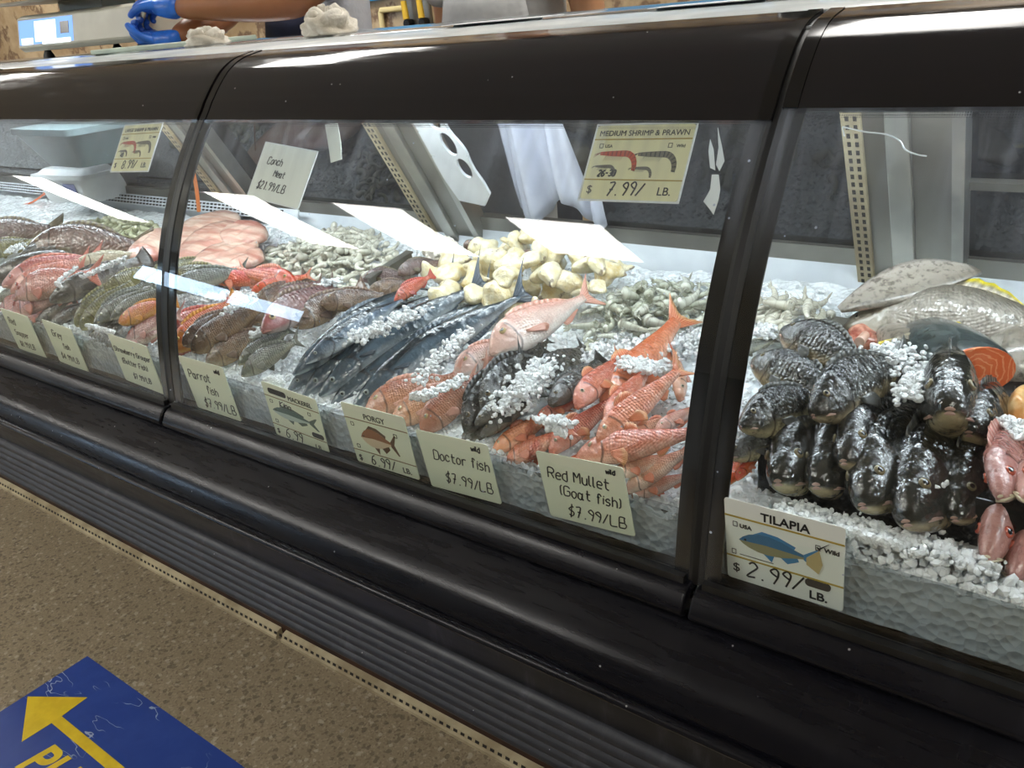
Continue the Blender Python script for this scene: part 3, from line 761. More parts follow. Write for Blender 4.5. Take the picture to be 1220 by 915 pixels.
SP = {
    'tilapia': Fish(T_TILAPIA, fm['tilapia'], ff['tilapia'], eye='#756a50', eye_u=.11, eye_v=.60, eye_r=.0165, tail=('square', .13, .07), lips='#a8877a', mouth_w=.085, gape=.007, dorsal=(.26, .78, .03, .6)),
    'snapper': Fish(T_SNAPPER, fm['snapper'], ff['snapper'], eye='#a8483c', eye_u=.115, eye_v=.42, eye_r=.019, tail=('fork', .15, .10), lips='#d8a48e', dorsal=(.24, .76, .028, .6), bend=.12),
    'snapper_pale': Fish(T_SNAPPER, fm['snapper_pale'], ff['pink'], eye='#b4543f', eye_u=.13, eye_v=.50, eye_r=.020, tail=('fork', .15, .10), lips='#d9cdb0', mouth_w=.055, gape=.010, dorsal=(.24, .76, .05, .6)),
    'mackerel': Fish(T_MACK, fm['mackerel'], ff['mackerel'], eye='#8d9490', eye_u=.085, eye_v=.25, eye_r=.0105, tail=('lunate', .19, .15), lips=None, dorsal=(.34, .62, .02, .9), anal=(.56, .74, .025), pect=(.235, .1, .07, .010), bend=.22),
    'mackerel_straight': Fish(T_MACK, fm['mackerel'], ff['mackerel'], eye='#8d9490', eye_u=.085, eye_v=.25, eye_r=.0105, tail=('lunate', .19, .14), lips=None, dorsal=(.34, .62, .02, .9), anal=(.56, .74, .025), pect=(.235, .1, .07, .010), bend=-.08, sag=-.15),
    'doctor': Fish(T_DOC, fm['doctor'], ff['doctor'], eye='#6b5a40', eye_u=.125, eye_v=.6, eye_r=.020, tail=('lunate', .15, .12), lips='#4b4238', mouth_w=.02, dorsal=(.2, .78, .05, .5), anal=(.42, .78, .045)),
    'doctor_grey': Fish(T_GROUP, fm['doctor_grey'], ff['doctor'], eye='#77684c', eye_u=.115, eye_v=.45, eye_r=.018, tail=('square', .13, .08), lips='#57524c', mouth_w=.05, dorsal=(.26, .78, .04, .6)),
    'mullet': Fish(T_MULLET, fm['mullet'], ff['mullet_tail'], eye='#c8b89a', eye_u=.13, eye_v=.55, eye_r=.015, tail=('fork', .15, .08), lips='#d97f66', mouth_w=.035, dorsal=(.30, .48, .05, .9), anal=(.60, .70, .04), bend=.10),
    'mullet_straight': Fish(T_MULLET, fm['mullet'], ff['mullet_tail'], eye='#c8b89a', eye_u=.13, eye_v=.55, eye_r=.015, tail=('fork', .15, .075), lips='#d97f66', mouth_w=.035, dorsal=(.30, .48, .04, .9), anal=(.60, .70, .04), bend=-.10),
    'mullet_blotch': Fish(T_MULLET, fm['mullet_blotch'], ff['mullet'], eye='#c8b89a', eye_u=.13, eye_v=.55, eye_r=.016, tail=('fork', .15, .08), lips='#d97f66', mouth_w=.035, dorsal=(.30, .48, .04, .9)),
    'mullet_pale': Fish(T_MULLET, fm['mullet_pale'], ff['mullet'], eye='#c8b89a', eye_u=.13, eye_v=.55, eye_r=.015, tail=('fork', .15, .08), lips='#e2a58c', mouth_w=.035, dorsal=(.30, .48, .04, .9), bend=.12),
    'parrot': Fish(T_PARROT, fm['parrot'], ff['parrot'], eye='#8d7a5c', eye_u=.13, eye_v=.62, eye_r=.018, tail=('square', .13, .08), lips='#a78a6c', mouth_w=.03, dorsal=(.26, .78, .035, .6)),
    'orange': Fish(T_PARROT, fm['orange'], ff['orange'], eye='#c9a53c', eye_u=.13, eye_v=.5, eye_r=.018, tail=('square', .13, .08), lips='#d8b13e', mouth_w=.04, dorsal=(.26, .78, .04, .6)),
    'redfish': Fish(T_SNAPPER, fm['redfish'], ff['red'], eye='#c08a4a', eye_u=.12, eye_v=.45, eye_r=.018, tail=('square', .13, .08), lips='#b5604c', dorsal=(.26, .78, .04, .6)),
    'orangered': Fish(T_MULLET, fm['orangered'], ff['mullet'], eye='#cf9a4e', eye_u=.12, eye_v=.5, eye_r=.016, tail=('fork', .14, .08), lips='#d8704a', dorsal=(.28, .7, .035, .7)),
    'porgy': Fish(T_PORGY, fm['porgy'], ff['porgy'], eye='#b7a274', eye_u=.16, eye_v=.55, eye_r=.024, tail=('fork', .17, .13), lips='#c9a090', mouth_w=.04, dorsal=(.26, .76, .04, .7), pect=(.30, -.05, .17, .035)),
    'porgy_scaly': Fish(T_PORGY, fm['porgy_scaly'], ff['porgy'], eye='#b7a274', eye_u=.16, eye_v=.55, eye_r=.022, tail=('fork', .16, .11), lips='#c08a6c', mouth_w=.04, dorsal=(.26, .76, .04, .7)),
    'grey': Fish(T_SNAPPER, fm['grey'], ff['grey'], eye='#9a9478', eye_u=.12, eye_v=.5, eye_r=.019, tail=('fork', .14, .09), lips='#a39a78', mouth_w=.045, dorsal=(.25, .77, .04, .6)),
    'olive': Fish(T_PARROT, fm['olive'], ff['olive'], eye='#8d8550', eye_u=.12, eye_v=.5, eye_r=.017, tail=('square', .13, .08), lips='#8d8150', mouth_w=.04, dorsal=(.25, .77, .035, .6), bend=.15),
    'grouper': Fish(T_GROUP, fm['grouper'], ff['grouper'], eye='#6b655a', eye_u=.12, eye_v=.55, eye_r=.016, tail=('round', .13, .08), lips='#5a544d', mouth_w=.06, dorsal=(.25, .78, .035, .6), bend=.12),
    'surgeon': Fish(T_PARROT, fm['surgeon'], ff['surgeon'], eye='#7d6a52', eye_u=.12, eye_v=.55, eye_r=.017, tail=('square', .16, .08), lips='#7b6150', mouth_w=.035, dorsal=(.25, .78, .03, .6), sag=-.25),
    'squirrel': Fish(T_SNAPPER, fm['squirrel'], ff['parrot'], eye='#c7b089', eye_u=.12, eye_v=.5, eye_r=.022, tail=('fork', .14, .09), lips='#b57a6c', mouth_w=.045, dorsal=(.25, .77, .035, .6), bend=.1),
    'pale': Fish(T_MULLET, fm['pale'], ff['pale'], eye='#9c9478', eye_u=.11, eye_v=.5, eye_r=.014, tail=('square', .12, .06), lips=None, dorsal=(.3, .7, .02, .7)),
}
_fishmesh = {}
PART_LABEL = {}
def fish(sp, head, tail, roll, label, cat='fish', group=None, name=None, g=1.0, hk=None):
    """head and tail: (image x, image y, height over the ice bed); roll in degrees, g scales the girth"""
    s = SP[sp]
    if sp not in _fishmesh: _fishmesh[sp] = s.build(name or sp)
    H = on_bed(*head); T = None if tail[0] == 'v' else on_bed(*tail)
    if H.y < .826: H = on_y(head[0], head[1], .826)
    if T is not None and T.y < .85: T = on_y(tail[0], tail[1], .85)
    if T is None: T = H + Vector(tail[1:])
    ax = T - H; L = ax.length; x = ax.normalized(); a = -x
    u = (Vector((0, 0, 1)) - a * a.z).normalized(); w = a.cross(u)
    r = math.radians(roll)
    z = u * math.cos(r) + w * math.sin(r); y = z.cross(x)
    mw = frame(x * L, y * L * g, z * L * g, (H + T) / 2)
    nm = name or sp
    body = None
    for pn, me in _fishmesh[sp]:
        if pn == 'body':
            body = link(nm, me, None, mw)
        else:
            link(pn, me, body)
    tag(body, label, cat, group)
    return body
# ------------------------------------------------------------------ the fish on the ice
# mackerel
gm = 'whole mackerel on the ice'
for sp, h, t, r, lb in (
    ('mackerel', (343, 466, .02), (478, 352, .03), 62, 'slim blue-grey mackerel, outermost of the mackerel beside the parrotfish'),
    ('mackerel', (350, 444, .055), (523, 318, .06), 60, 'blue-grey mackerel with tail fin standing up against the conch'),
    ('mackerel', (364, 431, .085), (498, 342, .07), 60, 'shorter mackerel lying on top beside the brown fish'),
    ('mackerel_straight', (356, 468, .03), (556, 322, .05), 55, 'mackerel with crushed ice heaped along its back'),
    ('mackerel_straight', (376, 467, .055), (588, 318, .07), 58, 'mackerel in the middle of the pile with a bruised side'),
    ('mackerel_straight', (388, 484, .02), (600, 335, .045), 60, 'mackerel half hidden under the frontmost one'),
    ('mackerel_straight', (416, 482, .055), (640, 330, .07), 60, 'large shiny mackerel in front, just above the porgy sign')):
    fish(sp, h, t, r * .68, lb, 'fish', gm, 'mackerel', g=1.08)
# porgies
gp = 'pink porgies on the ice'
fish('porgy', (584, 422, .05), (712, 345, .06), 44, 'large silvery pink porgy with wide open eye and raised tail', 'fish', gp)
fish('porgy', (541, 446, .025), (640, 398, .02), 42, 'small rosy porgy head poking out beside the mackerel', 'fish', gp)
fish('porgy_scaly', (434, 494, .03), (560, 440, .03), 40, 'scaly orange-brown porgy under the big mackerel', 'fish', gp, 'porgy')
fish('porgy_scaly', (466, 506, .045), (575, 448, .04), 40, 'scaly orange-brown porgy behind the porgy sign', 'fish', gp, 'porgy')
fish('porgy_scaly', (502, 518, .06), (592, 428, .055), 36, 'scaly copper porgy next to the black doctor fish', 'fish', gp, 'porgy')
# doctor fish
gd = 'black doctor fish on the ice'
fish('doctor', (554, 516, .05), (632, 408, .06), 36, 'large black doctor fish above its price sign', 'fish', gd, 'doctor_fish')
fish('doctor', (575, 492, .03), (655, 405, .03), 36, 'dark doctor fish half hidden behind the large black one', 'fish', gd, 'doctor_fish')
fish('doctor_grey', (566, 506, .055), (632, 452, .05), 50, 'narrow dark grey fish between the doctor fish', 'fish', gd, 'doctor_fish')
fish('doctor_grey', (573, 519, .05), (650, 462, .04), 50, 'grey-brown doctor fish touching the blotched red mullet', 'fish', gd, 'doctor_fish')
fish('doctor', (548, 528, .015), (612, 488, .015), 55, 'doctor fish lowest in the pile behind the sign', 'fish', gd, 'doctor_fish')
fish('doctor', (652, 462, .035), (700, 405, .02), 60, 'dark doctor fish lying back in the ice', 'fish', gd, 'doctor_fish')
fish('doctor_grey', (655, 482, .05), (722, 424, .035), 58, 'brown-black doctor fish beside the red mullet', 'fish', gd, 'doctor_fish')
fish('doctor', (608, 436, .015), (660, 402, .0), 60, 'doctor fish nearly buried in ice below the porgy', 'fish', gd, 'doctor_fish')
# red mullet
gr = 'red mullets on the ice'
for sp, h, t, r, lb in (
    ('mullet_blotch', (587, 541, .03), (678, 478, .03), 62, 'blotched red mullet at the edge of the guard by the doctor fish'),
    ('mullet_blotch', (598, 556, .045), (690, 505, .04), 66, 'blotched red mullet pressed to the guard, lower of the two'),
    ('mullet', (640, 498, .03), (706, 470, .03), 60, 'small red mullet tucked behind the blotched pair'),
    ('mullet', (688, 484, .06), (748, 416, .05), 58, 'red mullet lying against the black doctor fish'),
    ('mullet', (655, 541, .06), (745, 462, .05), 62, 'plump red mullet with a pale bruise by its eye'),
    ('mullet_straight', (724, 512, .05), (776, 430, .05), 55, 'thin red mullet between the two plump ones'),
    ('mullet_straight', (722, 500, .02), (812, 372, .03), 60, 'red mullet with its tail standing high in the ice'),
    ('mullet', (712, 530, .095), (822, 428, .10), 60, 'largest red mullet on top with a yellow tail tip'),
    ('mullet_pale', (812, 476, .04), (806, 408, .05), 30, 'red mullet standing head down near the case divider'),
    ('mullet_pale', (752, 522, .03), (838, 488, .04), 60, 'pale mullet lying behind the long straight one'),
    ('mullet_pale', (782, 514, .06), (842, 478, .06), 60, 'small rosy mullet near the divider on top of a pale one'),
    ('mullet_straight', (690, 545, .10), (850, 512, .09), 48, 'long orange mullet lying sideways across the front'),
    ('mullet_pale', (728, 567, .05), (820, 538, .05), 60, 'pale mullet under the long orange one'),
    ('mullet_pale', (745, 586, .07), (836, 524, .07), 60, 'pale pink mullet in the front corner by the divider'),
    ('mullet_pale', (752, 592, .03), (834, 560, .03), 60, 'pink mullet lowest in the front corner'),
    ('mullet', (668, 560, .02), (740, 530, .02), 60, 'red mullet showing its snout over the red mullet sign')):
    fish(sp, h, t, r * .8, lb, 'fish', gr, 'red_mullet', g=1.22)
# parrotfish and mixed
gq = 'parrotfish and mixed reef fish on the ice'
for sp, h, t, r, lb in (
    ('redfish', (196, 398, .03), (280, 360, .02), 62, 'dark red fish behind the orange one at the divider'),
    ('redfish', (192, 424, .01), (262, 398, .01), 62, 'dark red fish under the orange one at the guard'),
    ('orange', (206, 418, .06), (288, 352, .05), 56, 'bright orange-yellow fish by the black divider'),
    ('parrot', (218, 411, .06), (300, 362, .05), 58, 'purple-brown parrotfish between the orange and the big brown one'),
    ('parrot', (229, 418, .09), (324, 356, .08), 62, 'big brown parrotfish with round eye above the parrotfish sign'),
    ('parrot', (246, 434, .035), (330, 386, .04), 58, 'dark parrotfish lying just behind its sign'),
    ('grey', (284, 434, .05), (352, 388, .05), 60, 'grey fish with reddened cheek beside the parrotfish'),
    ('grey', (288, 447, .06), (362, 400, .06), 60, 'grey-brown fish in front of the reddened one'),
    ('squirrel', (313, 394, .075), (412, 332, .06), 58, 'rosy-faced fish under the glare, above the mackerel'),
    ('parrot', (300, 384, .04), (372, 330, .03), 60, 'brown fish behind the rosy-faced one'),
    ('squirrel', (318, 366, .04), (392, 332, .03), 60, 'brown-red fish behind the ice heap'),
    ('parrot', (348, 388, .05), (440, 340, .055), 60, 'dark brown fish tucked over the mackerel heads'),
    ('parrot', (382, 362, .07), (470, 352, .05), 60, 'long brown fish with streaked side behind the mackerel'),
    ('parrot', (440, 345, .04), (496, 338, .04), 60, 'small brown fish between the shrimp and the mackerel'),
    ('redfish', (470, 359, .06), (518, 325, .07), 55, 'small red snapper-like fish by the mackerel tails'),
    ('surgeon', (473, 324, .07), (530, 308, .06), 58, 'brown fish with red mark at the foot of the white meat'),
    ('surgeon', (432, 330, .05), (490, 326, .045), 58, 'dark brown fish beside the steel strip'),
    ('olive', (192, 330, .05), (262, 306, .04), 58, 'dark olive fish behind the grey one at the divider'),
    ('olive', (196, 336, .04), (284, 322, .04), 55, 'yellow-green fish at the divider below the fillets'),
    ('grey', (201, 346, .06), (302, 318, .05), 60, 'grey fish with pale cheek beside the orange-red trio'),
    ('grey', (192, 352, .02), (240, 348, .02), 60, 'small grey fish under the pale cheeked one'),
    ('orangered', (246, 331, .045), (334, 336, .03), 58, 'orange-red fish, first of three below the shrimp'),
    ('orangered', (352, 338, .05), (280, 322, .05), -58, 'bright orange fish laid the other way below the shrimp'),
    ('orangered', (300, 347, .05), (376, 326, .045), 58, 'orange-red fish with raised tail by the ice heap')):
    fish(sp, h, t, r * .5, lb, 'fish', gq, {'redfish': 'red_fish', 'orange': 'orange_fish', 'parrot': 'parrotfish', 'grey': 'grey_fish', 'squirrel': 'rosy_fish', 'surgeon': 'brown_fish', 'olive': 'olive_fish', 'orangered': 'orange_fish'}[sp], g=1.12)
# section past the left divider
gs = 'red snappers on the ice'
for sp, h, t, r, lb in (
    ('snapper', (2, 340, .07), (128, 300, .06), 60, 'red snapper with open eye, uppermost of the snappers'),
    ('snapper', (12, 348, .085), (112, 304, .07), 58, 'red snapper overlapping the uppermost one'),
    ('snapper', (14, 356, .075), (104, 316, .07), 58, 'red snapper with ice along its back'),
    ('snapper', (18, 352, .095), (118, 322, .09), 60, 'orange-pink snapper on top of the stack'),
    ('snapper', (14, 372, .06), (98, 338, .06), 58, 'red snapper lower in the stack beside the dark grouper'),
    ('snapper', (-4, 376, .03), (70, 344, .03), 60, 'pink snapper at the edge behind the red snapper sign'),
    ('snapper', (22, 388, .03), (92, 354, .03), 60, 'red snapper lowest, just over the guard')):
    fish(sp, h, t, r * .5, lb, 'fish', gs, 'red_snapper', g=1.1)
gl = 'mixed fish past the divider'
for sp, h, t, r, lb in (
    ('surgeon', (-46, 290, .05), (76, 264, .05), 58, 'large purple-brown fish under the orange strap'),
    ('surgeon', (32, 296, .07), (182, 284, .05), 55, 'large dark brown fish with olive tail above the snappers'),
    ('olive', (-30, 305, .03), (50, 284, .03), 58, 'tan fish at the edge under the purple-brown one'),
    ('grouper', (-14, 334, .04), (136, 294, .04), 58, 'dark grey fish behind the uppermost snapper'),
    ('grouper', (20, 312, .06), (82, 276, .08), 58, 'slim grey fish pointing up in front of the brown one'),
    ('grey', (-8, 360, .02), (40, 338, .02), 60, 'grey fish under the red snapper stack'),
    ('pale', (90, 314, .06), (176, 300, .05), 40, 'cream-bellied fish between the snapper and the grouper'),
    ('grouper', (59, 358, .08), (182, 302, .07), 58, 'black mottled grouper beside the snapper stack'),
    ('grouper', (42, 388, .03), (88, 352, .03), 60, 'slim dark fish wedged under the black grouper'),
    ('grouper', (58, 392, .03), (104, 356, .03), 60, 'slim dark fish, second under the black grouper'),
    ('olive', (90, 388, .06), (160, 322, .06), 55, 'olive fish with pale back edge above the grey fish sign'),
    ('olive', (96, 392, .075), (166, 328, .07), 55, 'olive-brown fish overlapping the pale edged one'),
    ('grey', (112, 388, .06), (180, 330, .06), 55, 'grey fish in the fan next to the olive pair'),
    ('grey', (116, 384, .08), (192, 336, .08), 58, 'grey-green fish with yellow jaw in the fan'),
    ('grey', (132, 380, .09), (204, 338, .085), 58, 'grey-green fish with spread fin nearest the divider'),
    ('olive', (124, 344, .05), (196, 316, .05), 58, 'grey-olive fish behind the fan by the divider'),
    ('grouper', (104, 408, .02), (170, 374, .02), 60, 'dark fish low behind the strawberry grouper sign'),
    ('grouper', (112, 412, .035), (180, 380, .035), 60, 'dark grey fish low, second behind the strawberry grouper sign'),
    ('grouper', (122, 416, .05), (190, 384, .045), 60, 'grey fish low, third behind the strawberry grouper sign'),
    ('orange', (142, 384, .09), (214, 356, .07), 58, 'orange grouper with spotted face at the divider'),
    ('snapper_pale', (150, 406, .08), (222, 372, .06), 60, 'pinkish grouper above the strawberry grouper sign'),
    ('snapper_pale', (146, 410, .05), (204, 392, .04), 60, 'pinkish grouper under the other pinkish one')):
    fish(sp, h, t, r * .55, lb, 'fish', gl, {'surgeon': 'brown_fish', 'olive': 'olive_fish', 'grouper': 'grouper', 'grey': 'grey_fish', 'pale': 'pale_fish', 'orange': 'orange_grouper', 'snapper_pale': 'pink_grouper'}[sp])
# tilapia
gt = 'whole tilapia heaped on ice'
for h, t, r, g_, lb in (
    ((931, 394, .12), (1046, 450, .11), 40, 1.35, 'dark tilapia on top with a yellowish belly and gill lines'),
    ((897, 430, .09), (1014, 482, .09), 35, 1.3, 'dark tilapia lying sideways under the top one'),
    ((882, 508, .09), (1004, 468, .07), 34, 1.3, 'tilapia with downturned mouth at the black divider'),
    ((968, 494, .11), (1092, 420, .10), 34, 1.25, 'shiny tilapia with pale lips in the middle of the heap'),
    ((1132, 486, .13), ('v', -.05, .27, -.10), 4, 1.25, 'tilapia facing out with wide frowning mouth'),
    ((1154, 514, .09), ('v', .03, .20, -.06), 16, 1.35, 'tilapia with pale lips beside the salmon'),
    ((866, 544, .05), (964, 512, .05), 40, 1.1, 'tilapia low at the divider above the sign'),
    ((926, 572, .05), ('v', .005, .27, -.03), 18, 1.25, 'tilapia with pink lips above the price sign'),
    ((972, 576, .05), ('v', .01, .27, -.03), 14, 1.25, 'tilapia with open mouth, second above the price sign'),
    ((1004, 548, .08), ('v', .03, .26, -.02), 24, 1.1, 'tilapia with pale gill cover under the shiny one'),
    ((1026, 600, .05), ('v', .03, .27, .02), 30, 1.25, 'tilapia with white jaw overhanging the ice'),
    ((1078, 620, .05), ('v', .04, .29, .02), 32, 1.25, 'large tilapia with big jaw, lowest over the ice'),
    ((1136, 616, .04), ('v', .03, .26, .02), 28, 1.1, 'tilapia half hidden beside the pink snappers')):
    fish('tilapia', h, t, r, lb, 'fish', gt, g=g_)
gw = 'pink snappers beside the tilapia'
for h, t, r, lb in (
    ((1192, 592, .10), ('v', -.005, .21, -.01), 35, 'pink snapper with red ringed eye hanging beside the tilapia'),
    ((1224, 594, .11), ('v', -.01, .22, -.01), -30, 'pink snapper cut by the frame beside the red eyed one'),
    ((1176, 664, .07), ('v', .01, .24, .0), 10, 'pale pink snapper head with open mouth over the ice'),
    ((1208, 688, .07), ('v', .01, .24, .0), -8, 'pale pink snapper next to the open mouthed one'),
    ((1190, 712, .03), ('v', .0, .22, .0), 5, 'pink snapper lowest, touching the guard')):
    fish('snapper_pale', h, t, r, lb, 'fish', gw, 'pink_snapper', g=1.2)
gz = 'orange fish under the tilapia'
fish('orangered', (866, 578, .02), (905, 528, .02), 55, 'bright orange fish peeking out under the tilapia', 'fish', gz, 'orange_fish')
fish('orangered', (878, 572, .03), (912, 530, .03), 55, 'second bright orange fish under the tilapia beside the divider', 'fish', gz, 'orange_fish')
fish('grey', (868, 425, .02), (930, 402, .02), 58, 'silvery scaled fish under the sideways tilapia', 'fish', None, 'grey_fish')
# ------------------------------------------------------------------ big grouper, salmon, cut pieces
SP['biggrouper'] = Fish([(0, .004, .004, .006), (.02, .022, .022, .016), (.06, .05, .045, .03), (.12, .075, .066, .046), (.2, .098, .085, .062), (.3, .118, .098, .074), (.42, .128, .10, .08), (.55, .118, .095, .072), (.68, .086, .075, .052), (.78, .058, .052, .034), (.87, .05, .046, .016)],
    fm['biggrouper'], ff['yellowtip'], eye='#8d8474', eye_u=.10, eye_v=.4, eye_r=.010, tail=('round', .13, .09), lips=None, dorsal=(.30, .72, .04, .9), anal=(.58, .76, .05), pect=(.36, -.55, .17, .06), sag=-.35)
b = fish('biggrouper', (994, 382, .05), (1330, 380, .08), 46, 'big pale mottled grouper laid across the back of the tilapia bay', 'fish', None, 'large_grouper', g=1.2)
# body flap folded over the big grouper
def blob(name, mb_fn, *a): ...
def mesh_grid(name, fn, nu, nv, mat, thick=.006, parent=None, mw=None):
    """closed slab from a surface fn(s, t) in 0..1, thickness along the surface normal"""
    P = [[Vector(fn(i / (nu - 1), j / (nv - 1))) for j in range(nv)] for i in range(nu)]
    mb = MB(); vs = []; at = []
    for sd in (1, -1):
        for i in range(nu):
            for j in range(nv):
                d1 = P[min(i + 1, nu - 1)][j] - P[max(i - 1, 0)][j]; d2 = P[i][min(j + 1, nv - 1)] - P[i][max(j - 1, 0)]
                n = d1.cross(d2); n = n.normalized() if n.length > 1e-9 else Vector((0, 0, 1))
                e = min(i, nu - 1 - i, j, nv - 1 - j); k = min(1, .35 + e * .45)
                vs.append(P[i][j] + n * (thick * .5 * sd * k)); at.append((i / (nu - 1), j / (nv - 1) * 2 - 1, j / nv * .2))
    N = nu * nv; fs = []
    for i in range(nu - 1):
        for j in range(nv - 1):
            q = (i * nv + j, i * nv + j + 1, (i + 1) * nv + j + 1, (i + 1) * nv + j)
            fs.append(q); fs.append(tuple(x + N for x in q[::-1]))
    rim = list(range(nv)) + [i * nv + nv - 1 for i in range(1, nu)] + [(nu - 1) * nv + j for j in range(nv - 2, -1, -1)] + [i * nv for i in range(nu - 2, 0, -1)]
    for k in range(len(rim)):
        p, q = rim[k], rim[(k + 1) % len(rim)]; fs.append((q, p, p + N, q + N))
    mb.add(vs, fs, at)
    return obj(name, mb, mat, parent, angle=None, mw=mw)
hd = on_bed(1000, 372, .07); tl2 = on_bed(1164, 336, .085)
ax = (tl2 - hd); side = Vector((ax.y, -ax.x, 0)).normalized()
def flap(s, t):
    wv = .052 * math.sin(PI * min(1, s * .9 + .05)) ** .7
    p = hd + ax * s
    return p + side * (wv * (t - .5) * 1.25) + Vector((0, 0, .004 + .022 * math.sin(PI * s * .8) + .030 * (.5 - t) * math.sin(PI * s)))
fl = mesh_grid('belly_flap', flap, 16, 9, fm['slab'], .010)
fl.parent = b; fl.matrix_parent_inverse = b.matrix_world.inverted() if False else Matrix.Identity(4)
bpy.context.view_layer.update()
fl.matrix_parent_inverse = b.matrix_world.inverted()

# cut fish piece with yellow-edged fin
M['flesh_red'] = varied('raw_red_flesh', '#8e4334', '#cf9680', 60, .25, .5, 60, .004, coat=.5)
M['flesh_pink'] = varied('pale_pink_flesh', '#d8a48e', '#eacdbd', 25, .3, .3, coat=.4)
def salmon_flesh():
    t = NT('salmon_flesh'); co = t.co()
    sp = t.n('ShaderNodeSeparateXYZ', {0: co})
    r = t.math('SQRT', t.math('ADD', t.math('MULTIPLY', sp.outputs[0], sp.outputs[0]), t.math('MULTIPLY', sp.outputs[2], sp.outputs[2])))
    s = t.math('SINE', t.math('ADD', t.math('MULTIPLY', r, 800.), t.math('MULTIPLY', t.noise(co, 34, 4), 24.)))
    c = t.mix(t.math('MULTIPLY', t.step(s, .5, 1.0), .5), t.mix(t.noise(co, 20, 3), srgb('#c9502a'), srgb('#dd7442')), srgb('#f0b78f'))
    t.set(col=c, rough=.28, coat=.4); return t.m
M['salmon'] = salmon_flesh()
M['salmon_skin'] = varied('dark_salmon_skin', '#252a2b', '#4a5252', 16, .22, .3, 60, .003, coat=.5)
P0 = on_bed(1162, 440, .085); P1 = on_bed(1130, 400, .09)
ax = (P1 - P0).normalized(); ax = Vector((ax.x, ax.y, 0)).normalized()
zz = Vector((0, 0, 1)); xx = ax.cross(zz)
sal = empty('salmon_piece', mw=frame(xx, ax, zz, P0 + Vector((0, 0, -.005))))
tag(sal, 'cut salmon piece with dark skin and orange cut face', 'fish', None)
ring = lambda k, y, n=24: [(.050 * k * math.cos(2 * PI * j / n), y, (.036 if math.sin(2 * PI * j / n) > 0 else .030) * k * math.sin(2 * PI * j / n)) for j in range(n)]
mb = MB(); vs = []
R_ = [(.94, 0), (1.0, .004), (1.04, .04), (.98, .08), (.80, .12), (.5, .145), (.1, .155)]
for k, y in R_: vs += ring(k, y)
mb.add(vs, [(i * 24 + j, i * 24 + (j + 1) % 24, (i + 1) * 24 + (j + 1) % 24, (i + 1) * 24 + j) for i in range(len(R_) - 1) for j in range(24)] + [tuple((len(R_) - 1) * 24 + j for j in range(24))])
obj('skin', mb, M['salmon_skin'], sal)
mb = MB(); mb.add(ring(.95, -.003) + ring(.95, .003), [tuple(range(24)), tuple(range(24, 48))[::-1]] + [(j, 24 + j, 24 + (j + 1) % 24, (j + 1) % 24) for j in range(24)])
obj('cut_face', mb, M['salmon'], sal)
mb = MB(); mb.ball((.006, -.003, -.017), (.012, .004, .008), 10, 6); obj('belly_cavity', mb, M['flesh_red'], sal)

def slab(pts, h, th, name, mat, label, cat, group=None, dome=.02, seed=0):
    """a slumped piece of flesh on an outline of image points"""
    c = [on_bed(x, y, h) for x, y in pts]; n = len(c); ce = sum(c, Vector()) / n
    up = Vector((0, -.35, 1)).normalized()
    mb = MB(); vs = []; at = []; K = 7; rr = random.Random(seed)
    out = []
    for i in range(n):
        a, b2, c2, d2 = c[i - 1], c[i], c[(i + 1) % n], c[(i + 2) % n]
        for k in range(4):
            t = k / 4
            out.append(b2 + (c2 - a) * (.5 * t) + (a * 2 - b2 * 5 + c2 * 4 - d2) * (.5 * t * t) + (b2 * 3 - a - c2 * 3 + d2) * (.5 * t ** 3))
    N = len(out)
    for i in range(K):
        f = 1 - i / K
        for p in out:
            q = ce + (p - ce) * f
            z = dome * (1 - f ** 2.5) + .006 * mnoise.noise(q * 40 + Vector((seed, 0, 0)))
            vs.append(q + up * z); at.append((.5, 1 - f, f * .1))
    vs.append(ce + up * dome); at.append((.5, 1, 0)); top = len(vs) - 1
    for p in out: vs.append(p - up * th); at.append((.5, -.5, .1))
    B = len(vs) - N
    fs = [(i * N + j, i * N + (j + 1) % N, (i + 1) * N + (j + 1) % N, (i + 1) * N + j) for i in range(K - 1) for j in range(N)]
    fs += [((K - 1) * N + j, (K - 1) * N + (j + 1) % N, top) for j in range(N)]
    fs += [(B + j, B + (j + 1) % N, (j + 1) % N, j) for j in range(N)] + [tuple(B + j for j in range(N))]
    mb.add(vs, fs, at)
    o = obj(name, mb, mat, None, angle=None)
    if label: tag(o, label, cat, group)
    return o
cp = slab([(1040, 395), (1072, 386), (1106, 402), (1117, 440), (1112, 478), (1090, 478), (1076, 430), (1056, 428)], .05, .03, 'fish_tail_piece', fm['slab'], 'cut pale fish piece with yellow-edged fin in front of the big grouper', 'fish', dome=.035, seed=2)
fa, fb = on_bed(1092, 398, .085), on_bed(1046, 412, .075)
fd = fb - fa
finp = mesh_grid('fin', lambda s, t: fa + fd * s + Vector((.0, -.25, -.9)).normalized() * ((t - .1) * (.012 + .045 * s)) + Vector((0, 0, .006 * math.sin(t * 6))), 8, 9, ff['yellowtip'], .004)
bpy.context.view_layer.update(); finp.parent = cp; finp.matrix_parent_inverse = cp.matrix_world.inverted()
slab([(1180, 404), (1210, 392), (1240, 400), (1245, 440), (1200, 446), (1178, 440)], .05, .03, 'fish_head_piece', fm['slab'], 'cut grey fish piece with ribbed fin beside the salmon', 'fish', dome=.03, seed=5)
fa, fb = on_bed(1196, 398, .09), on_bed(1180, 436, .075); fd = fb - fa
fq = mesh_grid('grey_fin', lambda s, t: fa + fd * s + Vector((-1, -.2, -.2)).normalized() * ((t - .1) * (.012 + .03 * s)), 8, 9, fin_mat('fin_pale_grey', '#716b62', '#a39c90'), .004)
